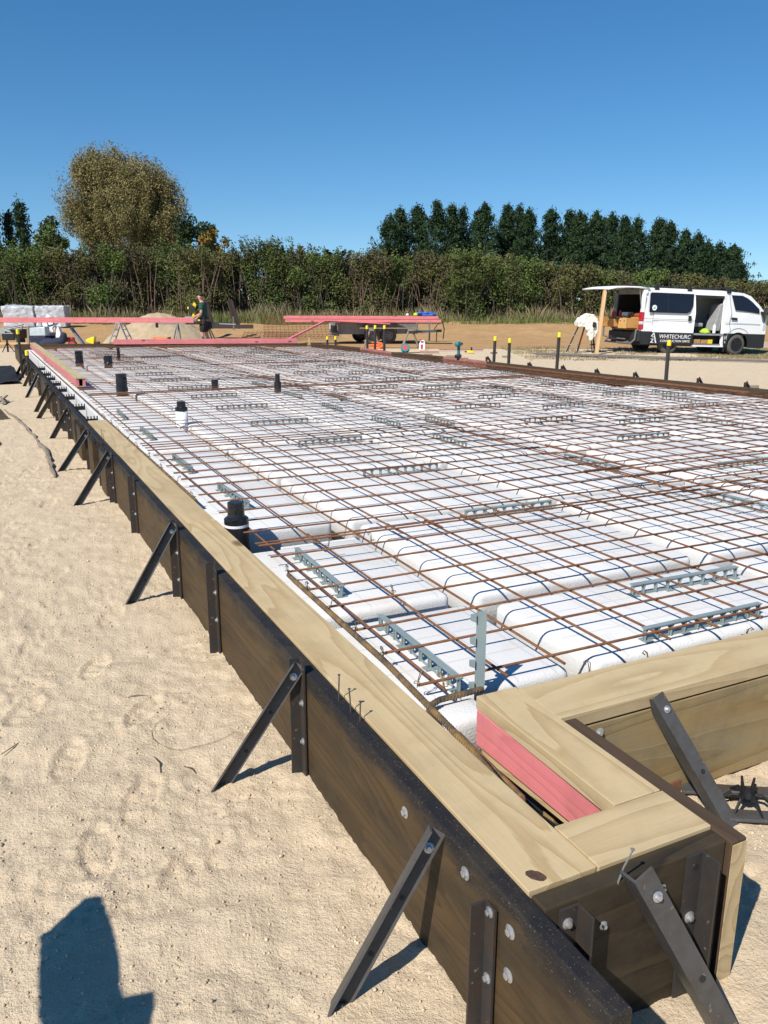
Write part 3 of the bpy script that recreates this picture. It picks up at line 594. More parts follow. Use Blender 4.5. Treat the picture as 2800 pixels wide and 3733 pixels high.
# standing spacer
mb = MB(); mb.box(-.0165,.0165,-.002,.002,0,.33).box(-.002,.002,-.0,.022,0,.33)
for q in range(4): mb.prism([(-.018,.055+.08*q),(-.036,.062+.08*q),(-.036,.080+.08*q),(-.018,.082+.08*q)], -.012, .0015)
tag(mb.build('mesh_spacer', M['grey_plastic'], loc=(1.367,2.085,.25), rz=R(-28)), 'grey plastic spacer standing upright at the near corner', 'spacer')
# black combs between the dark board and the foam strip
cb = MB(); cb.box(-.066,.07,-.004,.004,0,.035)
for q in range(5): cb.box(-.066+q*.031,-.054+q*.031,-.004,.004,.035,.062)
cb.box(-.066,.07,-.02,.02,-.01,0)
cb0 = cb.build('plastic_comb', M['black_plastic']); tag(cb0, 'black plastic comb bridging the gap, first past the pale plank', 'comb'); cb0.location = (.965, 9.07, .312)
for q, (yv, lab) in enumerate(((10.25,'second black plastic comb past the pale plank'),(11.4,'third black plastic comb past the pale plank'),(12.45,'fourth black plastic comb past the pale plank'),(13.4,'fifth black plastic comb, just short of the boxed beam'),(14.4,'sixth black plastic comb, beside the boxed beam end'),(15.3,'seventh black plastic comb beside the boxed beam'),(16.6,'farthest black plastic comb beside the boxed beam'))): dup(cb0, (.967, yv, .312), 0, lab)
tag(MB().box(-.03,.05,-.10,.10,0,.045).box(-.026,.046,-.09,.09,.045,.06).build('rebar_chair', M['rust'], loc=(1.13,3.50,.10)), 'rusty ledge plate in the gap before the wrapped pipe', 'bracket')
board('foam_offcut', 'white foam block standing beside the wrapped pipe', 'foam offcut', M['eps'], (1.33,3.99,.14), (1.78,3.99,.14), .03, .27, bevel=.004)

# ------------------------------------------------------------ pipes
def pipe(label, x, y, zt, r, kind='wrap', zb=.02):
    t = thing('pipe_riser', label, 'pipe', (x, y, 0))
    if kind == 'banded':
        MB().lathe([(r,zb),(r,.385),(r*1.0,.388)], 28).build('pipe_body', M['black_plastic'], t, smooth=False)
        MB().lathe([(r+.0012,.352),(r+.0012,.366)], 28).build('white_band', M['white_plastic'], t)
        MB().lathe([(r*1.0,.388),(r*1.0,.396),(r*.72,.410),(r*.69,.42),(r*.68,zt),(r*.6,zt+.003)], 28, wob=.02).build('cap', M['wrap'], t)
    elif kind == 'white':
        MB().lathe([(r,zb),(r,.44)], 24).build('pipe_body', M['white_plastic'], t, smooth=True)
        MB().lathe([(r*1.06,.425),(r*1.06,.462),(r*.75,.47),(r*.75,zt),(r*.66,zt+.004)], 24, wob=.02).build('cap', M['wrap'], t)
    elif kind == 'step':
        MB().lathe([(r,zb),(r,.43)], 20).build('pipe_body', M['black_plastic'], t); MB().lathe([(r*.7,.43),(r*.7,zt)], 20, wob=.04).build('cap', M['wrap'], t)
    else:
        prof = [(r*.97,zb)] + [(r*(1+random.uniform(-.06,.07)), .27+(zt-.27)*q/9) for q in range(10)] + [(r*.8, zt+.004)]
        MB().lathe(prof, 18, wob=.05).build('pipe_body', M['wrap'], t)
        MB().lathe([(r*1.09,.268),(r*1.12,.29)], 18).build('tape_collar', M['rust'], t)
    return t
pipe('black pipe with white band and wrapped top beside the near plank', 1.163, 4.25, .485, .067, 'banded')
pipe('white pipe with black wrapped cap amid the left mesh', 1.844, 8.714, .52, .062, 'white')
pipe('tallest black wrapped pipe, in front of the boxed beam end', 1.69, 11.75, .58, .076)
pipe('black wrapped pipe nearest the boxed beam top', 1.75, 17.6, .58, .078)
pipe('squat black wrapped pipe right of the one by the boxed beam', 2.21, 16.9, .515, .08)
pipe('thin black wrapped pipe farthest from the near plank', 2.68, 18.76, .565, .034)
pipe('small black wrapped pipe right of the tallest one', 3.05, 12.0, .43, .05)
pipe('stepped black pipe standing alone in the middle of the slab', 3.78, 11.28, .545, .05, 'step')
# boxed beam of pink timber with ply top
t = thing('box_beam', 'long hollow beam of pink timber with pale ply top on the far left', 'beam', (1.262, 18.5, .345))
MB().box(-.063,-.026,-5.75,5.75,0,.105).build('side_timber', M['pink'], t); MB().box(.026,.063,-5.75,5.75,0,.105).build('side_timber', M['pink'], t)
o = MB().box(-5.76,5.76,-.068,.068,.105,.122).build('ply_top', M['lvl'], t, rz=R(90)); MB().box(-.063,.063,-5.75,5.75,-.012,0).build('ply_base', M['lvl'], t)

# ------------------------------------------------------------ steel and chair beside the near corner
board('flat_bar', 'black flat steel bar on the sand below the olive board', 'steel bar', M['angle'], (1.90,1.69,.016), (2.55,1.29,.016), .055, .012)
board('flat_bar', 'black flat steel bar on the sand nearest the right frame edge', 'steel bar', M['angle'], (1.79,1.60,.014), (2.42,1.22,.014), .055, .012)
st = MB(); st.lathe([(.022,0),(.026,.012),(.02,.03),(.012,.034)], 10)
for q in range(6):
    a = q*math.pi/3+.3; d = Vector((math.cos(a), math.sin(a), 0)); st.tube([d*.018+Vector((0,0,.018)), d*.045+Vector((0,0,.016)), d*.085+Vector((0,0,-.02))], [.006,.0055,.004], 6)
for q in range(4):
    a = q*math.pi/2; d = Vector((math.cos(a), math.sin(a), 0)); st.tube([d*.018+Vector((0,0,.025)), d*.026+Vector((0,0,.065))], [.006,.004], 6)
tag(st.build('bar_chair', M['black_plastic'], loc=(2.02,1.535,.035)), 'spiky black plastic bar chair on the flat steel bars', 'bar chair')

tag(MB().tube([(.58+.17*math.cos(a*.32+2.2), 2.78+.15*math.sin(a*.32+2.2), float(G(.58+.17*math.cos(a*.32+2.2), 2.78+.15*math.sin(a*.32+2.2)))+.006) for a in range(11)], .0009, 5).build('wire', M['rebar']), 'thin curved wire lying on the sand left of the second brace', 'wire')
for q in range(4):
    x, y = random.uniform(-.1,.7), random.uniform(1.7,4.6); z = float(G(x, y))+.004; an = random.random()*6; L_ = random.uniform(.02,.06)
    tag(MB().tube([(-L_*math.cos(an),-L_*math.sin(an),.001),(.004,.003,.004),(L_*math.cos(an+.2),L_*math.sin(an+.2),.001)], [.0016,.0026,.0012], 5).build('twig', M['grey_wood'] if q % 2 else M['brown'], loc=(x,y,z)), 'tiny twig lying on the open sand beside the dark board', 'twig', 'twigs scattered on the near sand')
# ------------------------------------------------------------ things beyond the slab
IM = R(-25.93)
def spot(px, D, z=None):             # ground point at a bearing (photo column) and a depth in metres
    v = (px-1400)/2970*D; zz = 0.0 if z is None else z
    for _ in range(3):
        u = (D - (1.55-zz)*.25)/.968; x, y = v*RX + u*FX, v*RY + u*FY
        if z is None: zz = float(G(x, y))
    return Vector((x, y, zz))
def zat(py, D): return 1.55 + (1100-py)/2970*D
def skin(name, pts, edges, rad, mat, parent, sub=2, root=0):
    me = bpy.data.meshes.new(name); me.from_pydata([tuple(p) for p in pts], edges, []); me.update()
    o = bpy.data.objects.new(name, me); C.objects.link(o); me.materials.append(mat); o.parent = parent
    o.modifiers.new('skin', 'SKIN')
    for q, r_ in enumerate(rad):
        d = me.skin_vertices[0].data[q]; d.radius = (r_, r_) if not isinstance(r_, tuple) else r_; d.use_root = (q == root)
    s = o.modifiers.new('sub', 'SUBSURF'); s.levels = s.render_levels = sub
    o.modifiers['skin'].use_smooth_shade = True
    return o
# --- capped stakes
def capped(label, base, top, r=.020, capr=.034):
    base, top = Vector(base), Vector(top); t = thing('capped_stake', label, 'steel stake', base)
    d = top-base; MB().angle(Vector((0,0,-.05)), d, (1,.2,0), (-.2,1,0), .045, .007).build('stake', M['upright'], t)
    q = d.normalized().to_track_quat('Z','Y').to_matrix().to_4x4(); q.translation = d - d.normalized()*.06 + Vector((.012,.012,0))
    MB().lathe([(capr*.9,0),(capr,.01),(capr,.085),(capr*.8,.095)], 14, q).build('cap', M['yellow'], t, smooth=False); return t
for b, tp, lab in (((9.60,14.53),(9.692,14.638,.816),'yellow capped stake left of the pair by the right form'),((9.72,14.15),(9.784,14.24,.792),'yellow capped stake right of the pair by the right form'),((9.85,12.73),(9.958,12.845,.954),'tall yellow capped stake in front of the timber post'),((10.05,10.09),(10.148,10.203,.916),'leaning yellow capped stake in front of the van'),
    ((9.148,19.825),(9.188,19.96,.907),'yellow capped stake, left of three in front of the trailer'),((9.156,19.402),(9.224,19.529,.925),'yellow capped stake, middle of three in front of the trailer'),((9.215,18.971),(9.284,19.101,.936),'yellow capped stake, right of three in front of the trailer wheel'),((8.93,22.09),(8.94,22.14,.552),'low yellow capped stake, left of two behind the trailer end of the form'),((9.03,21.71),(9.04,21.77,.564),'low yellow capped stake, right of two at the trailer end of the form'),
    ((.70,18.62),(.70,18.65,.95),'tall yellow capped stake by the black sheet on the left'),((.745,16.85),(.75,16.87,.62),'short yellow capped stake over the left braces')):
    capped(lab, (*b, float(G(*b))), tp)
for q, (x, y) in enumerate(((9.66,14.9),(9.45,13.1),(9.55,12.2),(9.58,11.3),(9.72,10.5),(9.9,9.3),(10.0,8.5))):
    t = thing('form_stake', 'short dark stake top poking over the right form', 'steel stake', (x-.02, y, 0), group='stake tops along the right form'); MB().angle((0,0,-.1),(0,0,.42),(0,-1,0),(1,0,0),.05).build('upright', M['upright'], t)
    MB().angle((.03,0,.40),(.35,-.03,-.02),(0,-1,0),(.5,0,.8),.05).build('brace', M['upright'], t)
# --- black sheet and scraps on the left
sx_, sy_ = np.meshgrid(np.linspace(-.75,.60,30), np.linspace(17.3,22.0,46)); hz = np.clip(.04+.22*fbm(sx_*2.2, sy_*1.5, 21)+.10*np.exp(-((sy_-19.6)/1.0)**2), .02, .5)
ii = np.arange(30*46).reshape(46,30); tag(mesh_np('black_sheet', np.stack([sx_.ravel(), sy_.ravel(), hz.ravel()], 1), np.stack([ii[:-1,:-1].ravel(), ii[:-1,1:].ravel(), ii[1:,1:].ravel(), ii[1:,:-1].ravel()], 1), M['tarp'], smooth=True), 'heap of crumpled black sheeting beside the far left form', 'plastic film')
def stick(label, pts, r):
    P_ = []
    for (x0, y0, z0), (x1, y1, z1) in zip(pts[:-1], pts[1:]):
        for q in range(8): f = q/8; P_.append((x0+(x1-x0)*f+random.uniform(-.012,.012), y0+(y1-y0)*f, z0+(z1-z0)*f+random.uniform(-.004,.006)))
    P_.append(pts[-1]); n_ = len(P_); mb = MB().tube(P_, [r*(.35+.9*min(1, 4*q/n_, 4*(n_-q)/n_))*random.uniform(.75,1.2) for q in range(n_)], 6)
    mb.tube([(x+.022*math.sin(q*.5), y, z+.003) for q, (x, y, z) in enumerate(P_[n_//5:4*n_//5])], r*.55, 5); tag(mb.build('stick', M['grey_wood']), label, 'stick')
stick('split grey stick lying on the sand beside the first black combs', [(.20,13.1,.02),(.34,11.9,.015),(.43,10.6,.02),(.48,9.6,.012)], .014)
stick('weathered grey slat lying nearest along the board on the sand', [(.465,10.1,.02),(.50,9.0,.015),(.475,7.75,.012)], .02)
tag(MB().tube([(.02,10.5,.02),(.06,9.9,.03),(-.02,9.3,.02)], [.012,.018,.010], 5).build('stick', M['grey_wood']), 'short curved stick at the left edge of the sand', 'stick')
tag(MB().prism([(0,0),(.34,0),(.22,.16),(.02,.10)], -.03,.25).build('timber_offcut', M['grey_wood'], loc=(-.08,12.0,.01), rz=.4), 'wedge shaped timber offcut on the left sand', 'timber')
for q, (x, y) in enumerate(((.15,14.0),(.22,13.8),(.30,14.1))): tag(MB().beam((0,0,.02),(.28,.16,.10),.03,.02).build('timber_peg', M['grey_wood'], loc=(x,y,0), rz=q*.5+.6), 'grey timber peg tossed on the sand beside the black sheet', 'timber peg', 'pegs beside the black sheet')
# --- long pink timber on the trestle, far left
a, b = spot(-60, 27, .94), spot(704, 27.3, .94); board('pink_timber', 'very long pink timber resting on the aluminium trestle and saw', 'timber', M['pink'], a, b, .045, .17)
# aluminium trestle
o = spot(443, 27.2); t = thing('trestle', 'aluminium stepladder trestle under the long pink timber', 'trestle', o, IM)
for s_ in (-1, 1):
    mb = MB()
    for y in (-.22, .22): mb.beam((s_*.05, y, .86), (s_*.40, y*1.25, 0), .10, .03)
    for q in range(1, 4): f = q/4; mb.beam((s_*(.05+.37*f), -.22*(1+.25*f), .86*(1-f)), (s_*(.05+.37*f), .22*(1+.25*f), .86*(1-f)), .05, .025)
    mb.build('ladder_frame', M['alu'], t)
MB().box(-.08,.08,-.24,.24,.84,.87).build('top_plate', M['alu'], t)
# --- sand heap
hx, hy = np.meshgrid(np.linspace(-2.3,2.3,70), np.linspace(-1.9,1.9,56)); rr = np.sqrt((hx/2.15)**2 + (hy/1.75)**2); pk = np.clip(1-rr, 0, 1)
hz = 1.52*pk**.80*(1-.18*pk) + pk**.5*(.24*fbm(hx*1.7, hy*1.7, 31, 5)+.10*fbm(hx*6, hy*6, 33, 3)) - .05
o = spot(580, 31.5); ii = np.arange(70*56).reshape(56,70); k = NT('pale_sand'); v = k.coord(); n_ = k.noise(v, 5, 8, .7); n9 = k.noise(v, 45, 3, .7); k.bump(k.math('ADD', n_, n9), .8, .06)
msand = k.out(k.mix(k.ramp(n_, (.35,0.0),(.7,1.0)), (.56,.44,.28), (.42,.31,.185)), .95)
hp = mesh_np('sand_heap', np.stack([hx.ravel(), hy.ravel(), hz.ravel()], 1), np.stack([ii[:-1,:-1].ravel(), ii[:-1,1:].ravel(), ii[1:,1:].ravel(), ii[1:,:-1].ravel()], 1), msand, smooth=True); hp.location = o; hp.rotation_euler = (0,0,IM); tag(hp, 'heap of pale sand behind the aluminium trestle', 'sand heap')
# --- orange road cone lying
t = thing('road_cone', 'orange road cone lying in front of the sand heap', 'cone', spot(592, 28.2) + Vector((0,0,.14)), IM)
q = Matrix.Rotation(R(-72), 4, 'Y'); MB().lathe([(.17,0),(.15,.05),(.03,.55),(.02,.56)], 18, Matrix.Translation((.22,0,.02)) @ q).build('cone_body', M['orange'], t, smooth=True); MB().box(-.02,.02,-.19,.19,-.15,.22).build('base', M['orange'], t, loc=(.24,0,0))
# --- person cutting timber
t = thing('person', 'person in dark green t-shirt and black shorts working at the yellow mitre saw', 'person', spot(744, 28.2), IM + math.pi)
H0 = [(0,0,.97),(-.015,0,1.12),(-.02,0,1.30),(-.01,0,1.45),(.02,0,1.54),(.05,0,1.60),(.065,0,1.68),(.06,0,1.76),
      (-.01,.10,.93),(.03,.11,.52),(-.04,.12,.10),(.10,.13,.04), (-.02,-.10,.93),(-.06,-.11,.52),(-.17,-.12,.10),(-.03,-.13,.04),
      (-.01,.19,1.44),(.0,.25,1.16),(.18,.20,.98),(.245,.19,.945), (-.01,-.19,1.44),(.06,-.24,1.18),(.26,-.18,1.06),(.33,-.17,1.04)]
E0 = [(0,1),(1,2),(2,3),(3,4),(4,5),(5,6),(6,7),(0,8),(8,9),(9,10),(10,11),(0,12),(12,13),(13,14),(14,15),(3,16),(16,17),(17,18),(18,19),(3,20),(20,21),(21,22),(22,23)]
r0 = [(.15,.12),(.145,.115),(.16,.125),(.14,.10),.062,.065,(.082,.10),(.075,.085), .098,.062,.043,.04,.098,.062,.043,.04,.062,.047,.034,.034,.062,.047,.034,.034]
skin('body', H0, E0, r0, M['skin'], t)
skin('shirt', [(-.01,0,.93),(-.015,0,1.12),(-.02,0,1.30),(-.01,0,1.46),(.0,0,1.52),(-.01,.19,1.45),(0,.235,1.25),(-.01,-.19,1.45),(.03,-.225,1.25)], [(0,1),(1,2),(2,3),(3,4),(3,5),(5,6),(3,7),(7,8)], [(.18,.15),(.178,.148),(.19,.155),(.165,.13),.085,.092,.082,.092,.082], M['green_cloth'], t, root=1)
skin('shorts', [(-.005,0,.98),(-.005,0,.90),(-.005,.10,.84),(.022,.11,.50),(-.025,-.10,.84),(-.055,-.11,.50)], [(0,1),(1,2),(2,3),(1,4),(4,5)], [(.175,.15),(.17,.15),.125,.10,.125,.10], M['black_cloth'], t)
skin('tattooed_forearm', [(0,.25,1.22),(.0,.25,1.14),(.15,.21,1.0)], [(0,1),(1,2)], [.058,.054,.042], M['skin_tattoo'], t)
MB().lathe([(.05,-.04),(.09,.0),(.096,.04),(.085,.075),(.04,.098)], 16, Matrix.Translation((.045,0,1.745)) @ Matrix.Rotation(R(-18),4,'Y')).build('hair', M['hair'], t, smooth=True)
skin('beard', [(.10,0,1.62),(.125,0,1.655)], [(0,1)], [.05,.04], M['hair'], t); MB().lathe([(.022,0),(.012,.03),(.004,.034)],8,Matrix.Translation((.145,0,1.70))@Matrix.Rotation(R(90),4,'Y')).build('nose', M['skin'], t, smooth=True)
for s_ in (-1,1):
    MB().lathe([(.012,0),(.03,.006),(.03,.02),(.01,.026)],8,Matrix.Translation((.045,s_*.083,1.69))@Matrix.Rotation(R(90*-s_),4,'X')).build('ear', M['skin'], t, smooth=True)
    MB().lathe([(.011,0),(.008,.006),(.002,.008)],8,Matrix.Translation((.138,s_*.034,1.715))@Matrix.Rotation(R(90),4,'Y')).build('eye', M['hair'], t, smooth=True)
    hx_, hy_, hz_ = (.245,.19,.945) if s_ > 0 else (.33,-.17,1.04)
    for fq in range(4): fo = (fq-1.5)*.019; skin('finger', [(hx_+.01,hy_+fo,hz_),(hx_+.055,hy_+fo,hz_-.012),(hx_+.085-abs(fo)*.3,hy_+fo,hz_-.035),(hx_+.088-abs(fo)*.3,hy_+fo,hz_-.058)], [(0,1),(1,2),(2,3)], [.011,.010,.009,.007], M['skin'], t, sub=1)
    skin('thumb', [(hx_,hy_-.03,hz_),(hx_+.03,hy_-.052,hz_-.005),(hx_+.055,hy_-.055,hz_-.018)], [(0,1),(1,2)], [.013,.011,.008], M['skin'], t, sub=1)
    fx_ = .04 if s_ > 0 else -.10
    MB().box(fx_-.14,fx_+.15,s_*.125-.05,s_*.125+.05,0,.09).build('boot', M['black_cloth'], t, bevel=.03, seg=3)
MB().lathe([(.19,.95),(.195,.98),(.19,1.01)], 18).build('tool_belt', M['black_plastic'], t); MB().box(.02,.14,.17,.24,.80,.96).box(-.12,-.02,.16,.23,.82,.98).build('belt_pouch', M['black_cloth'], t, bevel=.015)
MB().box(.05,.12,.235,.25,.90,.95).build('tape_measure', M['yellow'], t, bevel=.008)
# --- mitre saw and its stand
t = thing('saw_stand', 'wheeled mitre saw stand with long side rails behind the person', 'saw stand', spot(680, 28.6), IM)
MB().beam((-1.0,0,.80),(1.15,0,.80),.09,.06).build('rail', M['galv'], t); MB().box(-1.03,-.98,-.10,.10,.66,.92).build('end_stop', M['dark_trim'], t); MB().beam((1.15,0,.80),(1.75,0,.78),.03,.03).build('extension_arm', M['alu'], t)
MB().box(.0,.9,-.2,.2,.83,.87).build('bracket', M['dark_trim'], t)
for x0_, x1_ in ((-.28,-.45),(-.28,-.25),(.75,.68),(.75,1.05)):
    for s_ in (-1,1): MB().beam((x0_, s_*.08, .80), (x1_, s_*.30, 0), .035, .035).build('leg', M['galv'], t)
w_ = MB().lathe([(.05,-.03),(.10,-.03),(.11,-.01),(.11,.02),(.05,.03)], 18, Matrix.Translation((.86,-.2,.72)) @ Matrix.Rotation(R(90),4,'X')).build('wheel', M['tyre'], t)
t = thing('mitre_saw', 'yellow and black mitre saw standing on its stand in front of the person', 'mitre saw', spot(704, 28.9, .87), IM)
MB().lathe([(.26,0),(.26,.05),(.24,.07)], 20).build('turntable', M['alu'], t); MB().box(-.32,.32,.06,.10,.05,.16).build('fence', M['alu'], t)
MB().prism([(-.03,.10),(.04,.10),(.07,.35),(.13,.58),(.05,.66),(-.01,.52)], -.04,.04).build('saw_arm', M['yellow'], t, bevel=.015)
MB().lathe([(.125,-.02),(.125,.02)], 24, Matrix.Translation((-.02,-.06,.42)) @ Matrix.Rotation(R(90),4,'X')).build('blade_guard', M['dark_trim'], t); MB().lathe([(.05,0),(.055,.09),(.04,.14)],14,Matrix.Translation((-.06,.06,.44))@Matrix.Rotation(R(-90),4,'Y')).build('motor', M['yellow'], t)
# --- brown steel frame pieces
t = thing('steel_channel', 'brown steel channel lying on the bank behind the person', 'steel channel', spot(740, 34.5, .50), IM)
MB().box(0,2.1,-.10,.10,-.06,-.03).box(0,2.1,-.10,-.07,-.03,.10).box(0,2.1,.07,.10,-.03,.10).box(0,1.35,.12,.20,.05,.20).build('channel', M['brown_steel'], t)
for q, (x, lab) in enumerate(((738,'brown steel post leaning against the hedge, left of two'),(833,'brown steel post leaning against the hedge, right of two'))):
    t = thing('steel_post', lab, 'steel post', spot(x, 35.0, .44), IM); w2 = .15 if q == 0 else .20
    MB().beam((-.02,.45,1.14),(.36,0,0),w2,.10).build('web', M['brown_steel'], t); MB().beam((.10,.40,1.13),(.47,-.05,0),.05,.14).build('flange', M['brown_steel'], t)
a = spot(851, 33.5, .40); tag(MB().beam((0,0,0),(0,0,.55),.05,.03).build('timber_peg', M['grey_wood'], loc=a), 'grey timber peg in front of the brown channel', 'timber peg')
a = spot(362, 33, .2); tag(MB().beam((0,0,-.1),(.05,0,.28),.06,.03).build('timber_peg', M['post'], loc=a), 'pale timber peg on the bank left of the sand heap', 'timber peg')
# --- rusty mesh on the bank
for q, (x, D, lab) in enumerate(((962, 34.3, 'rusty mesh sheet leaning up the clay bank by the trailer'), (880, 34.0, 'rusty mesh sheet lying low on the clay bank behind the toolbox'))):
    mb = MB(); Lx, Ly = (2.9, 2.5) if q == 0 else (2.3, .9)
    sl = .36 if q == 0 else .30
    for i_ in range(int(Lx/.17)): mb.tube([(i_*.17+.5*(Ly if q == 0 else .2)*0, 0, .0),(i_*.17-.35*(q==0), Ly, Ly*sl)], .009, 4)
    for i_ in range(int(Ly/.17)): mb.tube([(-.35*(q==0)*i_*.17/Ly, i_*.17, i_*.17*sl),(Lx-.35*(q==0)*i_*.17/Ly, i_*.17, i_*.17*sl)], .009, 4)
    tag(mb.build('rebar_mesh_sheet', M['rust'], loc=spot(x, D-1.2)+Vector((0,0,.12)), rz=IM), lab, 'rebar mesh')
# --- toolbox, pink bits
t = thing('toolbox', 'teal toolbox with dark handle behind the far pink timber', 'toolbox', spot(908, 26.8), IM); MB().box(-.21,.21,-.12,.12,.08,.24).build('case', M['teal'], t, bevel=.02); MB().box(-.215,.215,-.125,.125,.24,.30).build('lid', M['teal'], t, bevel=.02); MB().tube([(-.10,0,.30),(-.10,0,.36),(.10,0,.36),(.10,0,.30)], .014, 8).build('handle', M['dark_trim'], t)
MB().box(-.24,.24,-.15,.15,-.02,.08).build('tray', M['dark_trim'], t)
board('pink_timber', 'short pink timber on the ground right of the toolbox', 'timber', M['pink'], spot(935, 27.3, .28), spot(1022, 27.3, .28), .09, .05)
board('pink_timber', 'pink board slanting from the far timber up to the trailer stack', 'timber', M['pink'], spot(1035, 25.8, .33), spot(1182, 29.6, .86), .10, .05)
tag(MB().beam((0,0,0),(0,0,.42),.045,.045).build('timber_peg', M['post'], loc=spot(1127, 26.5)), 'pale upright peg under the slanting pink board', 'timber peg')
# --- trailer
TR = spot(1240, 30.6); TRZ = IM + R(17)
t = thing('trailer', 'grey tandem axle cage trailer under the stack of pink timber', 'trailer', TR, TRZ)
Lt, Wt = 3.05, 1.65
MB().box(0,Lt,0,Wt,.36,.42).build('deck', M['galv'], t)
for y in (0, Wt-.03):
    s_ = MB().box(0,Lt,y,y+.03,.42,.80).build('side_panel', M['galv'], t); rb = MB()
    for x in (0.02,.72,1.45,2.2,Lt-.06): rb.box(x,x+.05,y-.035 if y == 0 else y+.03,y if y == 0 else y+.065,.36,.82)
    rb.box(0,Lt,y-.03 if y == 0 else y+.03,y if y == 0 else y+.06,.78,.83); rb.build('rib', M['galv'], s_)
MB().box(-.03,0,.03,Wt-.03,.42,.78).build('tailgate', M['galv'], t); MB().box(Lt,Lt+.03,.03,Wt-.03,.42,.80).build('headboard', M['galv'], t)
MB().box(-.06,-.03,.35,1.3,.42,.66).build('tail_panel', M['dark_trim'], t)
for y in (.14, 1.42): MB().box(-.075,-.03,y,y+.09,.50,.72).build('tail_lamp', M['lens'], t, bevel=.01)
MB().box(-.10,-.03,.05,Wt-.05,.30,.36).build('bumper', M['galv'], t)
for y in (-.16, Wt+.0):
    g = MB(); pr_ = [(.86,.56),(.98,.72),(1.12,.76),(1.95,.76),(2.1,.70),(2.22,.56)]
    for (x0_, z0_), (x1_, z1_) in zip(pr_[:-1], pr_[1:]): g.beam((x0_, y+.08, z0_), (x1_, y+.08, z1_), .22, .02)
    g.build('mudguard', M['galv'], t)
    for x in (1.22, 1.86):
        q = Matrix.Translation((x, y+.08, .30)) @ Matrix.Rotation(R(90),4,'X')
        wh = MB().lathe([(.19,-.08),(.27,-.085),(.30,-.06),(.305,0),(.30,.06),(.27,.085),(.19,.08)], 28, q, 0, False).build('wheel', M['tyre_dusty'] if y < 0 else M['tyre'], t, smooth=True)
        rim = MB().lathe([(.19,.055),(.17,.07),(.15,.05),(.07,.055),(.06,.085),(.02,.09)], 24, q); rim.build('rim', M['rim_grey'], wh)
        hl = MB()
        for a in range(8): hl.lathe([(.022,0),(.022,.003)], 8, q @ Matrix.Translation((.115*math.cos(a*.785), .115*math.sin(a*.785), .0535)))
        hl.build('rim_hole', M['dark_trim'], wh)
MB().beam((Lt,.25,.42),(Lt+1.05,.78,.42),.07,.09).beam((Lt,Wt-.25,.42),(Lt+1.05,.86,.42),.07,.09).build('drawbar', M['galv'], t); MB().box(Lt+.98,Lt+1.3,.77,.87,.38,.48).build('coupling', M['dark_trim'], t)
MB().beam((Lt+.75,.70,.05),(Lt+.75,.70,.80),.05,.05).build('jockey_stand', M['galv'], t); MB().tube([(Lt+1.0,.82,.5),(Lt+1.15,.80,.72),(Lt+1.35,.82,.74),(Lt+1.42,.82,.5),(Lt+1.38,.82,.1)], .022, 6).tube([(Lt+1.1,.8,.46),(Lt+1.08,.78,.02)], .02, 6).build('safety_chain', M['dark_trim'], t)
# --- pink stack on trailer
for q, (z, off, lab) in enumerate(((.865,0,'lower near pink timber in the stack on the trailer'),(.985,.12,'upper near pink timber in the stack on the trailer'))):
    for r_, D in enumerate((30.3, 30.62)):
        board('pink_timber', lab if r_ == 0 else lab.replace('near','far'), 'timber', M['pink'], spot(1040-6*q+14*r_, D, z), spot(1606-10*q, D, z-.005), .28, .105)
board('pink_timber', 'slipped pink timber end at the left of the trailer stack', 'timber', M['pink'], spot(1165, 30.0, .90), spot(1420, 30.25, .76), .20, .04)
mb = MB(); P0 = Vector((0,0,0))
cl = []
for q in range(26): cl.append((random.uniform(-.36,.36), random.uniform(-.12,.12), random.uniform(.0,.10)))
mb.tube(cl, [.045]*26, 6); tag(mb.build('ratchet_strap', M['blue'], loc=spot(1555, 30.4, 1.06), rz=IM), 'bunched blue strap on top of the pink timber stack', 'strap')
tag(MB().lathe([(.03,0),(.09,.03),(.08,.09),(.02,.12)], 12, wob=.15).build('work_glove', M['hivis'], loc=spot(1514, 30.4, 1.04)), 'yellow bundle on the pink timber stack, left of the blue strap', 'bundle')
tag(MB().lathe([(.03,0),(.06,.03),(.05,.07),(.02,.09)], 12, wob=.1).build('bag', M['white_cloth'], loc=spot(1484, 30.4, 1.04)), 'small pale bundle on the pink stack near the strap', 'bundle')
# --- grey trestles with a plank
def trestle(px, D, label):
    t = thing('trestle', label, 'trestle', spot(px, D), IM)
    for s_ in (-1,1):
        for y in (-.22,.22): MB().beam((s_*.06, y*.6, .62), (s_*.30, y*1.3, 0), .075, .03).build('leg', M['grey_wood'], t)
    MB().box(-.10,.10,-.30,.30,.60,.66).build('top_rail', M['grey_wood'], t); return t
trestle(1355, 27.8, 'grey timber trestle in front of the trailer wheels'); trestle(1495, 27.8, 'grey timber trestle by the trailer drawbar')
board('timber_plank', 'thin grey plank across the two timber trestles', 'plank', M['grey_wood'], spot(1310, 27.7, .68), spot(1528, 27.7, .68), .16, .03)
t = thing('cable_reel', 'green and red cable reel on the sand by the trestles', 'cable reel', spot(1476, 25.6), IM); q = Matrix.Translation((0,0,.14)) @ Matrix.Rotation(R(60),4,'X'); MB().lathe([(.14,-.06),(.14,-.05)],18,q).lathe([(.14,.05),(.14,.06)],18,q).build('flange', M['teal'], t); MB().lathe([(.08,-.06),(.10,.0),(.08,.065)],16,q).build('cable', M['red'], t)
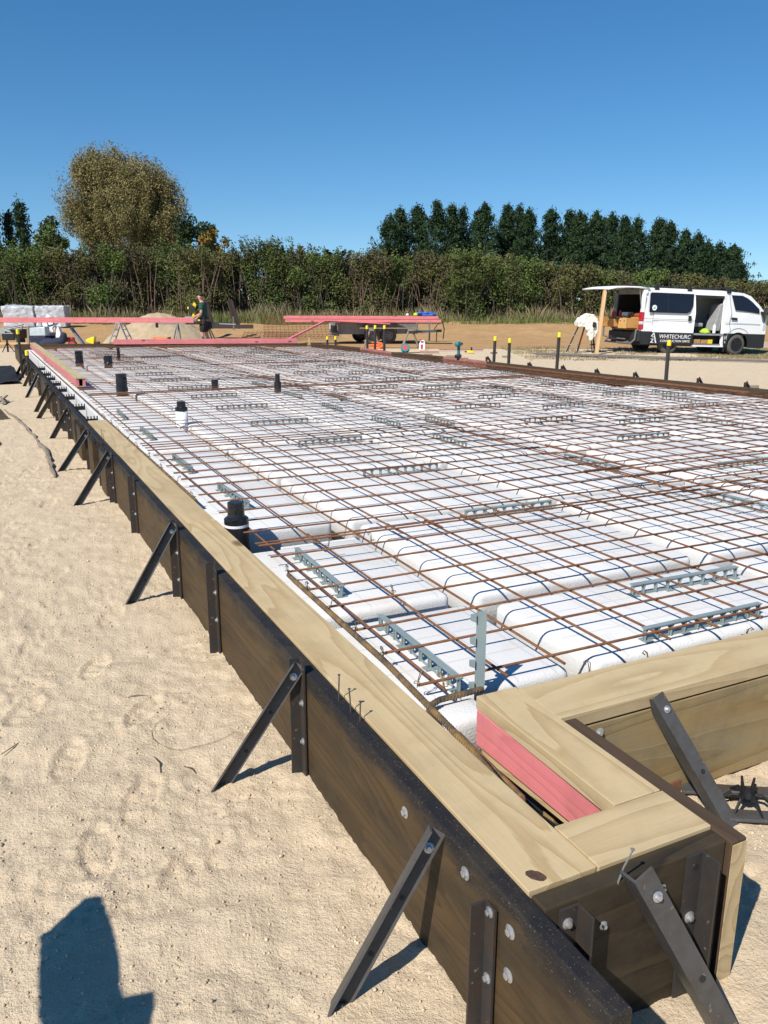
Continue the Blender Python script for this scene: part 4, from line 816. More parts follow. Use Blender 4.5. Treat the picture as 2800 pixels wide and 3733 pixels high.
t = thing('fuel_jug', 'white plastic jug with red label beside the right trestle', 'jug', spot(1538, 27.0), IM); MB().box(-.10,.10,-.07,.07,0,.24).build('jug_body', M['white_plastic'], t, bevel=.03, seg=3); MB().tube([(-.06,0,.24),(-.06,0,.31),(.06,0,.31),(.07,0,.24)], .018, 8).build('handle', M['white_plastic'], t); MB().box(-.055,.02,-.0725,-.0695,.04,.19).build('label_patch', M['red'], t); MB().lathe([(.03,.0),(.03,.05)],10,Matrix.Translation((-.06,0,.31))).build('cap', M['red'], t)
tag(MB().tube([(.25*math.cos(a*.7)*(1+.2*math.sin(a*1.3)), .16*math.sin(a*.7), .03+.012*a) for a in range(22)], .022, 6).build('extension_cord', M['orange'], loc=spot(1370, 26.2), rz=IM), 'coiled orange cord on the sand under the left trestle', 'cord')
tag(MB().tube([(0,0,.02),(.4,.1,.02),(.7,-.05,.02),(1.2,.25,.02),(1.5,.2,.02)], .012, 5).build('hose', M['dark_trim'], loc=spot(1410,25.4), rz=IM), 'dark cable trailing over the sand beside the cable reel', 'cord')
# --- teal drill standing on the right form
t = thing('cordless_drill', 'teal and black cordless drill standing on the pink form', 'drill', (9.24, 15.35, .377), IM + R(62)); t.scale = (1.2,1.2,1.2)
MB().box(-.06,.06,-.04,.05,0,.065).build('battery', M['black_plastic'], t, bevel=.012); MB().prism([(-.028,.065),(.028,.065),(.036,.20),(-.020,.20)], -.022,.022).build('grip', M['teal'], t, bevel=.01); MB().lathe([(.03,-.10),(.042,-.09),(.045,.05),(.03,.10)],14,Matrix.Translation((.0,0,.245))@Matrix.Rotation(R(90),4,'Y')).build('motor_housing', M['teal'], t, smooth=True); MB().lathe([(.028,.10),(.022,.15),(.008,.16)],12,Matrix.Translation((0,0,.245))@Matrix.Rotation(R(90),4,'Y')).build('chuck', M['dark_trim'], t)
t = thing('cordless_drill', 'yellow and black cordless tool lying on the sand beyond the right form', 'drill', spot(1712, 25.2), IM); MB().box(-.10,.10,-.04,.04,.02,.10).build('motor_housing', M['yellow'], t, bevel=.02); MB().box(.02,.07,-.03,.03,.09,.2).build('grip', M['dark_trim'], t, bevel=.01); MB().box(-.16,-.10,-.02,.02,.04,.08).build('chuck', M['dark_trim'], t)
for q, (x0, x1, D, lab) in enumerate(((1600, 1760, 26.5, 'thin pink offcut on the sand behind the teal drill'), (1530, 1600, 25.2, 'thin pink offcut on the sand beside the jug'))): board('pink_timber', lab, 'timber', M['pink_old'], spot(x0, D, .05), spot(x1, D, .05), .08, .04)
for q, (x, D) in enumerate(((1800,25.2),(1560,24.2),(1640,23.6),(1690,22.6),(1845,23.5),(2740,15.2))): a = spot(x, D); tag(MB().beam((-.12,0,.03),(.12,.04,.03),.07,.045).build('timber_offcut', M['grey_wood'], loc=a, rz=IM+random.uniform(-.5,.5)), 'small timber offcut lying on the sand beyond the right form', 'timber', 'offcuts on the sand beyond the right form')
a, b, c_ = spot(1955, 24.2, .05), spot(2330, 22.8, .05), spot(2900, 21.2, .05)
for q in range(4): tag(MB().tube([a+Vector((q*.05,q*.13,.0)), b+Vector((0,q*.12,.01*q)), c_+Vector((0,q*.15,0))], .018, 5).build('rebar', M['angle']), 'long dark bar lying on the sand in front of the van', 'rebar', 'bars lying in front of the van')
# --- timber post propping the tailgate
a = spot(2172, 24.8); board('timber_post', 'tall raw timber post propping up the van tailgate', 'timber post', M['post'], a - Vector((0,0,.03)), spot(2204, 25.1, zat(1058, 25.1)), .09, .14, upv=(FX, FY, 0))
# --- stepladder with overalls
t = thing('stepladder', 'black and orange stepladder trestle draped with cream overalls', 'stepladder', spot(2126, 25.9), IM)
f1 = MB().beam((-.12,.20,.90),(-.50,.22,.0),.075,.03).beam((-.04,-.20,.90),(-.26,-.22,.0),.075,.03); f1.build('ladder_frame', M['dark_trim'], t)
f2 = MB().beam((.12,-.20,.90),(.22,-.22,.0),.075,.03).beam((.26,.20,.90),(.41,.22,.0),.075,.03); f2.build('ladder_frame', M['dark_trim'], t)
MB().beam((-.085,-.245,.60),(-.16,-.25,.33),.06,.012).build('side_label', M['orange'], t)
for z_, x0_, x1_ in ((.52,-.29,-.15),(.25,-.41,-.22)): MB().beam((x0_,.2,z_),(x1_,-.2,z_),.10,.03).build('step', M['alu'], t)
MB().beam((.375,.2,.25),(.185,-.2,.25),.09,.03).build('step', M['dark_trim'], t); MB().box(-.12,.24,-.20,.22,.88,.94).build('top_plate', M['dark_trim'], t)
tv = thing('overalls', 'crumpled cream overalls slumped over the top of the stepladder, one leg hanging', 'clothing', spot(2126, 25.9), IM)
def fabric(name, pz, y0, y1, par, mat):
    o = MB().prism([((x-400)*.00164, (890-y)*.00164) for x, y in pz], y0, y1).build(name, mat, par)
    r_ = o.modifiers.new('remesh', 'REMESH'); r_.mode = 'VOXEL'; r_.voxel_size = .022; r_.use_smooth_shade = True
    s_ = o.modifiers.new('smooth', 'SMOOTH'); s_.factor = .6; s_.iterations = 9
    d_ = o.modifiers.new('crease', 'DISPLACE'); tx = bpy.data.textures.get('crease') or bpy.data.textures.new('crease', 'CLOUDS'); tx.noise_scale = .10; d_.texture = tx; d_.strength = .085
    return o
fabric('garment', [(225,320),(245,270),(330,205),(430,155),(525,180),(590,235),(615,320),(610,400),(540,420),(430,430),(350,400),(235,395)], -.29, .27, tv, M['white_cloth'])
fabric('trouser_leg', [(350,330),(520,330),(535,480),(530,650),(450,655),(415,540),(385,450)], -.34, -.12, tv, M['white_cloth'])
fabric('trouser_leg', [(530,270),(615,290),(635,400),(650,470),(585,600),(545,590),(520,420)], -.30, .10, tv, M['white_cloth'])
MB().box(.15,.255,-.37,-.30,.79,.95).build('dark_patch', M['dark_trim'], tv, bevel=.015); MB().beam((.28,-.33,.55),(.41,-.33,.68),.08,.05).build('buckle_strap', M['galv'], tv)
# --- white wrapped packs, left
for px, D, lab, ww in ((66, 38.5, 'white wrapped pack before the hedge, left of two', 1.42),(186, 38.5, 'white wrapped pack before the hedge, right of two', 1.42)):
    a = spot(px, D); zb, zt = zat(1188, D), zat(1112, D); mb = MB(); g = np.meshgrid(np.linspace(-ww/2, ww/2, 14), np.linspace(0, zt-zb, 12))
    hh = zt-zb; t_ = MB().box(-ww/2, ww/2, 0, .75, 0, hh).build('wrapped_pack', M['poly'], loc=(a.x, a.y, zb-.05), rz=IM+R(3), bevel=.05, seg=3)
    for vtx in t_.data.vertices: vtx.co.x += random.uniform(-.05,.05); vtx.co.z += random.uniform(-.05,.06) if vtx.co.z > .1 else 0
    sb = t_.modifiers.new('sub', 'SUBSURF'); sb.subdivision_type = 'SIMPLE'; sb.levels = sb.render_levels = 5; dm = t_.modifiers.new('crumple', 'DISPLACE'); tx = bpy.data.textures.new('crumple', 'CLOUDS'); tx.noise_scale = .30; dm.texture = tx; dm.strength = .09
    tag(t_, lab, 'pack')
    zz = zat(1188, D) - float(G(a.x, a.y))
# --- play things and clutter, far left
t = thing('tube_frame', 'bundle of aluminium tubes at the left edge by the white packs', 'tube bundle', spot(20, 30.5, .30), IM)
for q in range(5): MB().tube([(-.6,q*.1,.04*q),(.55,q*.06+.1,.12+.07*q)], .03, 8).build('tube', M['galv'], t)
for q in (-.5,.45): MB().box(q-.04,q+.04,-.1,.5,-.45,.0).build('leg', M['dark_trim'], t)
t = thing('tub', 'low black tub behind the tall capped stake', 'tub', spot(95, 30.5), IM); MB().lathe([(.38,.22),(.52,.50),(.54,.52),(.50,.52),(.40,.30)], 24).build('tub_body', M['black_plastic'], t)
board('timber_plank', 'pale timber lying on the ground at the far left', 'plank', M['post'], spot(-40, 27.5, .16), spot(125, 27.5, .16), .12, .07)
board('timber_post', 'grey timber peg behind the boxed beam far end', 'timber peg', M['grey_wood'], spot(104, 26.2, .0), spot(100, 26.2, .75), .06, .07, upv=(FX,FY,0))
t = thing('plastic_crate', 'translucent grey crate among the clutter at the far left', 'crate', spot(150, 27.6), IM); MB().box(-.30,.26,-.2,.2,.42,.72).build('crate_body', plain('frosted_plastic', (.46,.52,.54), .35, 0, .15), t, bevel=.03); MB().box(-.30,.26,-.2,.2,.02,.42).build('crate_base', M['navy'], t, bevel=.05)
tag(skin('cloth_bundle', [(-.3,0,.12),(0,.05,.22),(.25,0,.16),(.5,.1,.3),(.55,0,.55)], [(0,1),(1,2),(2,3),(3,4)], [.14,.2,.17,.16,.09], M['navy'], None), 'heap of navy cloth beside the grey crate', 'cloth'); bpy.data.objects['cloth_bundle'].location = spot(175, 27.2); bpy.data.objects['cloth_bundle'].rotation_euler = (0,0,IM)
t = thing('toy_kart', 'child ride-on kart with steering wheel and white backboard', 'toy kart', spot(196, 28.2), IM); MB().beam((-.22,.1,.62),(.02,.1,1.0),.44,.04,(0,1,0)).build('backboard', M['white_plastic'], t); MB().tube([(-.02+.11*math.cos(a*.63),-.08,.82+.09*math.sin(a*.63)) for a in range(11)], .016, 6).build('steering_wheel', M['dark_trim'], t); MB().box(-.25,.30,-.18,.2,.18,.50).build('kart_body', M['navy'], t, bevel=.05)
for x in (-.18,.26): MB().lathe([(.05,-.05),(.15,-.05),(.16,0),(.15,.05),(.05,.05)],16,Matrix.Translation((x,-.2,.16))@Matrix.Rotation(R(90),4,'X')).build('wheel', M['tyre'], t)
MB().tube([(-.28,-.1,.5),(-.33,-.12,.95),(.1,-.1,1.04),(.16,-.1,.6)], .022, 6).build('roll_bar', M['galv'], t)
t = thing('toy_tractor', 'red and white toy tractor with black wheels', 'toy tractor', spot(240, 27.5), IM)
MB().box(-.12,.30,-.14,.14,.22,.38).build('bonnet', M['red'], t, bevel=.06, seg=3); MB().prism([(-.30,.2),(-.12,.2),(-.10,.5),(-.16,.72),(-.22,.70),(-.28,.45)], -.1,.1).build('seat', M['white_plastic'], t, bevel=.02)
for x, r_ in ((-.22,.19),(.30,.15)): MB().lathe([(.06,-.05),(r_*.9,-.05),(r_,0),(r_*.9,.05),(.06,.05)],18,Matrix.Translation((x,-.18,r_))@Matrix.Rotation(R(90),4,'X')).build('wheel', M['tyre'], t); MB().lathe([(.10,-.05),(.10,.052)],14,Matrix.Translation((x,-.18,r_))@Matrix.Rotation(R(90),4,'X')).build('hub', M['white_plastic'] if x < 0 else M['red'], t)
t = thing('toy_scooter', 'blue slatted toy scooter frame leaning left of the yellow truck', 'toy scooter', spot(290, 27.6), IM); MB().beam((-.26,.1,.66),(.20,.0,.05),.13,.03,(.8,-.3,.6)).build('deck', M['blue'], t); MB().beam((-.285,.095,.64),(-.20,.1,.70),.20,.05).build('handle', M['galv'], t)
for s_ in (-1,1): MB().beam((-.25,.1+s_*.07,.66),(.21,.0+s_*.07,.05),.02,.045,(.8,-.3,.6)).build('rail', M['galv'], t)
MB().box(.08,.32,-.12,.12,.0,.06).build('base', M['dark_trim'], t)
t = thing('toy_truck', 'yellow toy dump truck tipped up on the bank', 'toy truck', spot(334, 27.6), IM); t.scale = (.72,.72,.72); MB().prism([(-.20,.30),(.14,.20),(.20,.56),(-.10,.46),(-.22,.40)], -.16,.16).build('tipper', M['yellow'], t, bevel=.02); MB().box(-.16,.28,-.12,.12,.10,.20).build('chassis', M['dark_trim'], t, bevel=.02); MB().box(.20,.38,-.11,.11,.14,.32).build('cab', M['dark_trim'], t, bevel=.03)
for x in (-.10,.28): MB().lathe([(.03,-.04),(.09,-.04),(.10,0),(.09,.04),(.03,.04)],14,Matrix.Translation((x,-.14,.10))@Matrix.Rotation(R(90),4,'X')).build('wheel', M['tyre'], t)
t = thing('clamp_stand', 'small black clamp stand on the left frame edge', 'stand', spot(28, 25.5), IM); MB().tube([(0,0,0),(0,0,.62)], .03, 8).build('pole', M['black_plastic'], t); MB().box(-.12,.26,-.06,.06,.36,.58).build('clamp', M['black_plastic'], t, bevel=.02)
for a in (0,2.1,4.2): MB().tube([(0,0,.3),(.2*math.cos(a),.2*math.sin(a),0)], .014, 6).build('leg', M['black_plastic'], t)
# ------------------------------------------------------------ van
van = thing('van', 'white van with black lower band, open tailgate and open side door', 'van', (18.60, 19.92, .0)); van.rotation_euler = (0, R(1.75), R(-25.93+17))
Wv = 1.69
def lean(z): return 0 if z < 1.15 else .12*((z-1.15)/.85)**1.4
def side(name, poly, mat, y0=0.0, th=.03, far=False, parent=None, bevel=0):
    mb = MB(); mb.prism(poly, y0, y0+th); mb.v = [(x, (y + lean(z)) if not far else Wv - y - lean(z), z) for x, y, z in mb.v]
    return mb.build(name, mat, parent or van, bevel=bevel)
def arc(cx, cz, r, a0, a1, n=12): return [(cx + r*math.cos(R(a0+(a1-a0)*q/n)), cz + r*math.sin(R(a0+(a1-a0)*q/n))) for q in range(n+1)]
up_front = [(3.08,.68)] + [(3.47,.68)] + arc(3.64,.31,.41,115,65,6) + [(3.81,.68),(4.69,.68),(4.705,.95),(4.69,1.12),(4.58,1.385),(4.36,1.60),(4.02,1.87),(3.75,1.95),(3.08,1.98)]
side('side_panel', up_front, M['white_paint']); side('side_panel', up_front, M['white_paint'], far=True)
lo_front = [(3.08,.24)] + [(3.22,.24)] + arc(3.64,.31,.41,190,115,8) + [(3.47,.678),(3.08,.678)]
side('lower_band', lo_front, M['vinyl']); lo_nose = arc(3.64,.31,.41,65,-10,8) + [(4.60,.22),(4.69,.32),(4.705,.678),(3.81,.678)]
side('lower_band', lo_nose, M['vinyl']); side('lower_band', lo_nose, M['vinyl'], far=True); side('lower_band', [(0,.26),(3.2,.26),(3.2,.678),(0,.678)], M['vinyl'], far=True)
side('side_panel', [(0,.68),(1.90,.68),(1.90,1.98),(.16,1.98),(.06,1.85),(.0,1.3)], M['white_paint']); side('lower_band', [(0,.28),(1.90,.28),(1.90,.678),(0,.678)], M['vinyl'])
side('roof_rail_panel', [(1.90,1.84),(3.08,1.84),(3.08,1.98),(1.90,1.98)], M['white_paint']); side('door_track', [(1.88,1.755),(3.08,1.755),(3.08,1.84),(1.88,1.84)], M['dark_trim'], .02)
side('sill', [(1.90,.24),(3.08,.24),(3.08,.29),(1.90,.29)], M['white_paint'], -.012, .05)
side('side_panel', [(0,.68),(2.2,.68),(2.2,1.2),(3.08,1.2),(3.08,1.80),(2.95,1.84),(2.95,1.98),(.16,1.98),(.0,1.3)], M['interior'], far=True); side('side_panel', [(2.2,.68),(3.08,.68),(3.08,1.2),(2.2,1.2)], M['interior'], far=True)
side('door_pillar', [(3.02,.24),(3.10,.24),(3.10,1.90),(3.02,1.86)], M['white_paint'], -.004, .08)
# slid side door
door = side('sliding_door', [(.37,.66),(1.86,.66),(1.88,1.3),(1.86,1.80),(1.74,1.93),(.37,1.93)], M['white_paint'], -.055, .05); dl = side('lower_band', [(.37,.30),(1.86,.30),(1.86,.658),(.37,.658)], M['vinyl'], -.055, .05, parent=door)
side('window', [(.17,1.26),(1.56,1.26),(1.68,1.32),(1.77,1.50),(1.80,1.86),(.25,1.86),(.20,1.82)], M['glass'], -.060, .01)
side('window_divider', [(.84,1.27),(.865,1.27),(.865,1.855),(.84,1.855)], M['dark_trim'], -.062, .004); side('crease', [(0,1.055),(1.86,1.055),(1.86,1.068),(0,1.068)], plain('panel_gap', (.25,.25,.25), .6), -.0565, .004, parent=door)
side('handle', [(1.62,1.03),(1.72,1.03),(1.72,1.19),(1.60,1.19),(1.62,1.15)], M['dark_trim'], -.075, .02, parent=door); side('panel_gap', [(.360,.30),(.370,.30),(.370,1.26),(.360,1.26)], M['dark_trim'], -.004, .006); side('fuel_flap', [(.30,1.01),(.52,1.01),(.52,1.018),(.30,1.018)], M['dark_trim'], -.057, .003, parent=door)
MB().lathe([(.085,0),(.085,.004)], 24, Matrix.Translation((.34,-.052,1.40)) @ Matrix.Rotation(R(90),4,'X')).build('round_sticker', M['white_plastic'], van); MB().prism([(-.045,-.03),(.05,-.02),(.0,.05)],-.0585,-.056,Matrix.Translation((.34,0,1.40))).build('sticker_mark', plain('sticker_green', (.25,.5,.12), .5), van)
# front door
fdw = [(3.275,1.88),(3.70,1.875),(3.90,1.80),(4.10,1.68),(4.36,1.47),(4.38,1.335),(3.43,1.42)]
side('front_door_window', fdw, M['glass'], -.006, .01); side('handle', [(3.30,1.115),(3.52,1.10),(3.52,1.175),(3.30,1.185)], M['dark_trim'], -.018, .02)
side('panel_gap', [(3.19,1.9),(3.20,1.9),(3.30,1.3),(3.24,1.0),(3.34,.70),(3.33,.70),(3.23,1.0),(3.29,1.3)], M['dark_trim'], -.003, .005); side('crease', [(3.08,1.0),(4.45,.985),(4.45,.997),(3.08,1.012)], bpy.data.materials['panel_gap'], -.004, .006)
ar = arc(3.64,.31,.53,150,40,10); side('wheel_arch_crease', ar + arc(3.64,.31,.545,40,150,10), bpy.data.materials['panel_gap'], -.003, .006)
side('quarter_trim', [(4.43,1.36),(4.60,1.34),(4.64,1.16),(4.60,1.02),(4.52,1.10)], plain('grey_trim', (.12,.13,.15), .4), -.005, .01)
MB().prism([(4.40,1.30),(4.52,1.30),(4.54,1.52),(4.46,1.52)], -.26,-.08).build('wing_mirror', M['dark_trim'], van, bevel=.03, seg=3); MB().box(4.42,4.50,-.10,.02,1.34,1.40).build('mirror_arm', M['dark_trim'], van)
# roof, floor, nose, screen
prof = [(.16,1.98),(1.5,2.0),(3.0,1.995),(3.75,1.955),(4.02,1.875)]
rf = []; rfF = []
for x, z in prof:
    for q in range(9):
        s_ = q/8; yy = .115 + (Wv-.23)*s_; rf.append((x, yy, z + .035*(1-(2*s_-1)**4) - .005))
for a in range(len(prof)-1):
    for q in range(8): rfF.append((a*9+q, a*9+q+1, (a+1)*9+q+1, (a+1)*9+q))
me = MB(); me.add(rf, rfF); ro = me.build('roof', M['white_paint'], van, smooth=True); sm = ro.modifiers.new('solid', 'SOLIDIFY'); sm.thickness = .02
MB().add([(4.02,.13,1.875),(4.02,Wv-.13,1.875),(4.58,Wv-.03,1.385),(4.58,.03,1.385)], [(0,1,2,3)]).build('windscreen', M['glass'], van)
MB().add([(4.58,.02,1.385),(4.58,Wv-.02,1.385),(4.70,Wv-.02,1.10),(4.70,.02,1.10),(4.705,.02,.68),(4.705,Wv-.02,.68)], [(0,1,2,3),(3,2,5,4)]).build('nose', M['white_paint'], van); MB().box(4.66,4.74,.02,Wv-.02,.24,.678).build('front_bumper', M['vinyl'], van, bevel=.03)
for y in (-.004, Wv-.30): MB().box(4.56,4.715,y,y+.30,.80,1.02).build('headlight', M['lens'], van, bevel=.02)
MB().box(0,4.55,.04,Wv-.04,.60,.66).build('floor', M['interior'], van); MB().box(.1,4.4,.25,Wv-.25,.24,.58).build('chassis', M['dark_trim'], van); MB().box(1.30,1.33,.05,Wv-.05,.68,1.9).build('bulkhead', M['interior'], van); MB().box(3.62,4.5,.06,Wv-.06,.95,1.30).build('dashboard', M['interior'], van, bevel=.05)
MB().tube([(3.85+.06*math.cos(a*.628),.40+.17*math.sin(a*.628),1.42+.14*math.cos(a*.628)) for a in range(11)], .016, 6).build('steering_wheel', M['dark_trim'], van)
# side step well
MB().box(1.92,3.06,.03,.45,.30,.33).box(1.92,3.06,.42,.45,.30,.60).build('step_well', M['galv'], van); MB().box(1.9,3.06,.0,.03,.60,.66).build('step_edge', M['alu'], van)
MB().box(2.0,2.28,.08,.3,.335,.47).box(2.32,2.55,.08,.3,.335,.46).build('cardboard_box', M['card'], van, bevel=.006); MB().box(2.57,2.74,.08,.3,.335,.47).build('yellow_box', M['yellow'], van, bevel=.006)
# seats
for x0, yy, nm in ((2.02,.30,'bench'),(2.86,.12,'front')):
    s_ = MB().prism([(x0,.80),(x0+.12,.80),(x0+.05,1.30),(x0-.05,1.30)] if nm == 'bench' else [(x0-.10,.74),(x0+.14,.74),(x0+.24,1.52),(x0+.14,1.62),(x0+.05,1.55)], yy, yy+.45).build('seat_back', M['seat'], van, bevel=.03, seg=3)
MB().box(2.08,2.48,.30,.75,.86,.98).build('seat_cushion', M['seat'], van, bevel=.03, seg=3); MB().box(2.10,2.40,.35,.7,.66,.86).build('seat_base', M['interior'], van); MB().box(3.0,3.3,.12,.55,.66,.95).build('seat_base', M['interior'], van)
tag(MB().lathe([(.14,0),(.17,.03),(.13,.08),(.09,.13),(.03,.15)], 14, wob=.45).build('hivis_vest', M['hivis'], loc=van.matrix_basis @ Vector((2.52,.22,.665)), smooth=True), 'crumpled lime high visibility vest on the van floor', 'vest')
tag(MB().lathe([(.04,0),(.05,.02),(.05,.22),(.02,.27),(.02,.30)], 12).build('bottle', M['white_plastic'], loc=van.matrix_basis @ Vector((2.80,.14,.665))), 'pale bottle on the van floor beside the lime vest', 'bottle')
# wheels
for x, y, nm in ((3.64,.02,1),(1.07,.02,1),(3.64,Wv-.24,0),(1.07,Wv-.24,0)):
    q = Matrix.Translation((x, y+.11, .325)) @ Matrix.Rotation(R(90),4,'X')
    wh = MB().lathe([(.22,-.10),(.30,-.105),(.33,-.08),(.337,0),(.33,.08),(.30,.105),(.22,.10)], 36, q, 0, False).build('wheel', M['tyre_dusty'], van, smooth=True)
    rim = MB().lathe([(.225,.09),(.205,.095),(.19,.05),(.05,.045),(.045,.075),(.02,.08)], 30, q).build('rim', M['dark_trim'], wh)
    spk = MB()
    for a in range(5):
        for da in (-.16,.16): aa = a*2*math.pi/5 + da; spk.beam(q @ Vector((.03*math.cos(aa),.03*math.sin(aa),.078)), q @ Vector((.205*math.cos(aa-da*.4),.205*math.sin(aa-da*.4),.090)), .035, .02, (0,-1,0))
    spk.build('spoke', plain('black_alloy', (.03,.03,.032), .3, .5, .1) if 'black_alloy' not in bpy.data.materials else bpy.data.materials['black_alloy'], wh)
for x in (3.13,): MB().box(x,x+.03,.0,.25,.10,.40).build('mud_flap', M['dark_trim'], van)
# rear opening
MB().box(-.02,.05,0,.17,.68,1.80).box(-.0,.12,.04,.20,1.80,1.93).build('rear_pillar', M['white_paint'], van, bevel=.02); MB().box(-.02,.05,Wv-.17,Wv,.68,1.85).build('rear_pillar', M['galv'], van, bevel=.02)
MB().box(.04,.14,.10,Wv-.10,1.80,1.96).build('rear_header', M['galv'], van, bevel=.02); MB().box(-.12,.02,-.01,Wv+.01,.36,.66).build('rear_bumper', M['vinyl'], van, bevel=.04)
MB().box(-.055,.03,-.015,.16,.98,1.26).build('tail_light', M['tail'], van, bevel=.02); MB().box(-.056,.029,-.014,.14,.88,.975).build('tail_light', M['lens'], van, bevel=.015); MB().box(-.055,.03,-.015,.15,.73,.875).build('tail_light', M['tail'], van, bevel=.015)
MB().box(-.055,.03,Wv-.16,Wv+.015,.73,1.26).build('tail_light', M['tail'], van, bevel=.02)
# tailgate
tg = []; n_ = 7
pf = [(.20,1.985),(-.15,2.02),(-.6,2.015),(-1.0,1.985),(-1.28,1.93)]
tgm = MB(); vs = []; fs = []
for x, z in pf:
    for q in range(n_): s_ = q/(n_-1); vs.append((x, .07 + (Wv-.14)*s_, z + .02*(1-(2*s_-1)**2)))
for a in range(len(pf)-1):
    for q in range(n_-1): fs.append((a*n_+q, a*n_+q+1, (a+1)*n_+q+1, (a+1)*n_+q))
tgo = tgm.add(vs, fs).build('tailgate', M['white_paint'], van, smooth=True); sm = tgo.modifiers.new('solid', 'SOLIDIFY'); sm.thickness = .05
MB().box(-.62,-.05,.22,Wv-.22,1.95,1.962).build('tailgate_window', M['glass'], tgo); MB().box(-1.15,-.66,.16,Wv-.16,1.925,1.945).build('inner_panel', M['galv'], tgo); MB().box(-1.02,-.94,.70,1.0,1.88,1.93).build('latch', M['dark_trim'], tgo)
for y in (.12, Wv-.12): MB().tube([(.02,y,1.15),(-.14,y,1.96)], .011, 8).build('gas_strut', M['galv'], van)
# drawers in the back
dr = MB().box(-.02,1.25,.22,Wv-.22,.70,1.10).build('drawer_cabinet', M['tool_box_wood'], van)
MB().box(-.42,-.02,.24,.62,.76,1.06).build('drawer', M['tool_box_wood'], van, bevel=.004); MB().box(-.44,-.42,.22,.44,.75,1.07).box(-.44,-.42,.46,.66,.75,1.05).build('drawer_front', plain('pale_drawer_ply', (.62,.36,.13), .6, 0, .15), van)
MB().prism([(-.95,.80),(-.02,.78),(-.02,1.05),(-1.10,1.10)], 1.05,1.07).box(-.95,-.02,.72,1.05,.78,.80).prism([(-.95,.80),(-.02,.78),(-.02,1.02),(-.72,1.02)], .70,.72).build('drawer', M['tool_box_wood'], van)
for y in (.33,.56,.85): MB().lathe([(.022,0),(.022,.003)],10,Matrix.Translation((-.4405 if y < .7 else -.0215,y,.97))@Matrix.Rotation(R(-90),4,'Y')).build('finger_hole', M['dark_trim'], van)
MB().box(.05,.5,.3,.9,1.10,1.22).build('orange_cloth', plain('rust_cloth', (.30,.07,.02), .9, 0, .3), van, bevel=.04); MB().box(.05,.3,.95,1.3,1.10,1.25).build('white_bag', M['white_cloth'], van, bevel=.04); MB().lathe([(.045,1.10),(.045,1.28),(.02,1.31)],10,Matrix.Translation((.06,1.38,0))).build('spray_can', M['red'], van)
# tow bar step
MB().tube([(-.14,.10,.72),(-.16,.10,.42),(-.30,.10,.30),(-.30,1.55,.30),(-.16,1.60,.42),(-.30,1.70,.48),(-.30,1.72,.82)], .028, 8).tube([(-.28,.45,.42),(-.28,1.2,.42)], .022, 8).tube([(-.05,.5,.35),(-.30,.5,.30)], .03, 8).tube([(-.05,1.2,.35),(-.30,1.2,.30)], .03, 8).build('step_bar', M['rim_grey'], van)
# roof bars
for x in (.46,1.66,3.15):
    MB().box(x-.03,x+.03,.14,Wv-.14,2.09,2.12).build('roof_bar', M['dark_trim'], van)
    for y in (.07, Wv-.15): MB().box(x-.07,x+.07,y,y+.08,1.93,2.06).box(x-.05,x+.05,y+.01,y+.08,2.05,2.13).build('bar_foot', M['dark_trim'], van, bevel=.012)
MB().box(.2,3.7,.12,.145,2.005,2.035).build('roof_gutter', M['dark_trim'], van)
# lettering on the black band
def text(body, x0, x1, z, h, y, bold=0.0, shear=0.0, parent=van):
    bold *= .35
    cu = bpy.data.curves.new('lettering', 'FONT'); cu.body = body; cu.size = 1; cu.extrude = .002; cu.offset = bold; cu.shear = shear
    o = bpy.data.objects.new('lettering', cu); C.objects.link(o); bpy.context.view_layer.update(); wd = max(o.dimensions.x, .01); hh = max(o.dimensions.y, .01)
    me = bpy.data.meshes.new_from_object(o.evaluated_get(bpy.context.evaluated_depsgraph_get())); bpy.data.objects.remove(o)
    co = [q.co.copy() for q in me.vertices]; ax = min(q.x for q in co); ay = min(q.y for q in co)
    for q, c_ in zip(me.vertices, co): q.co = (x0 + (c_.x-ax)*(x1-x0)/wd, y - c_.z - .002, z + (c_.y-ay)*h/hh)
    me.materials.clear(); me.materials.append(M['letter']); o = bpy.data.objects.new('lettering', me); C.objects.link(o); o.parent = parent; return o
text('WHITECHURC', .62, 1.785, .475, .125, -.0605, .012, .12); text('CONSTRUCTION LIMITE', .66, 1.76, .365, .068, -.0605, .014)
text('H', 3.11, 3.20, .475, .125, -.006, .012, .12); text('D', 3.125, 3.165, .365, .068, -.006, .014)
lg = MB(); zz = (-.060, -.0565)
lg.prism([(.40,.645),(.425,.645),(.535,.33),(.485,.33)], *zz); lg.prism([(.40,.645),(.412,.60),(.33,.52),(.31,.53)], *zz)
lg.box(.365,.395,*zz,.50,.53); lg.box(.405,.42,*zz,.50,.53); lg.box(.315,.415,*zz,.44,.458); lg.box(.31,.42,*zz,.335,.36); lg.prism([(.32,.36),(.355,.36),(.42,.435),(.385,.435)], *zz); lg.build('logo', M['letter'], door)

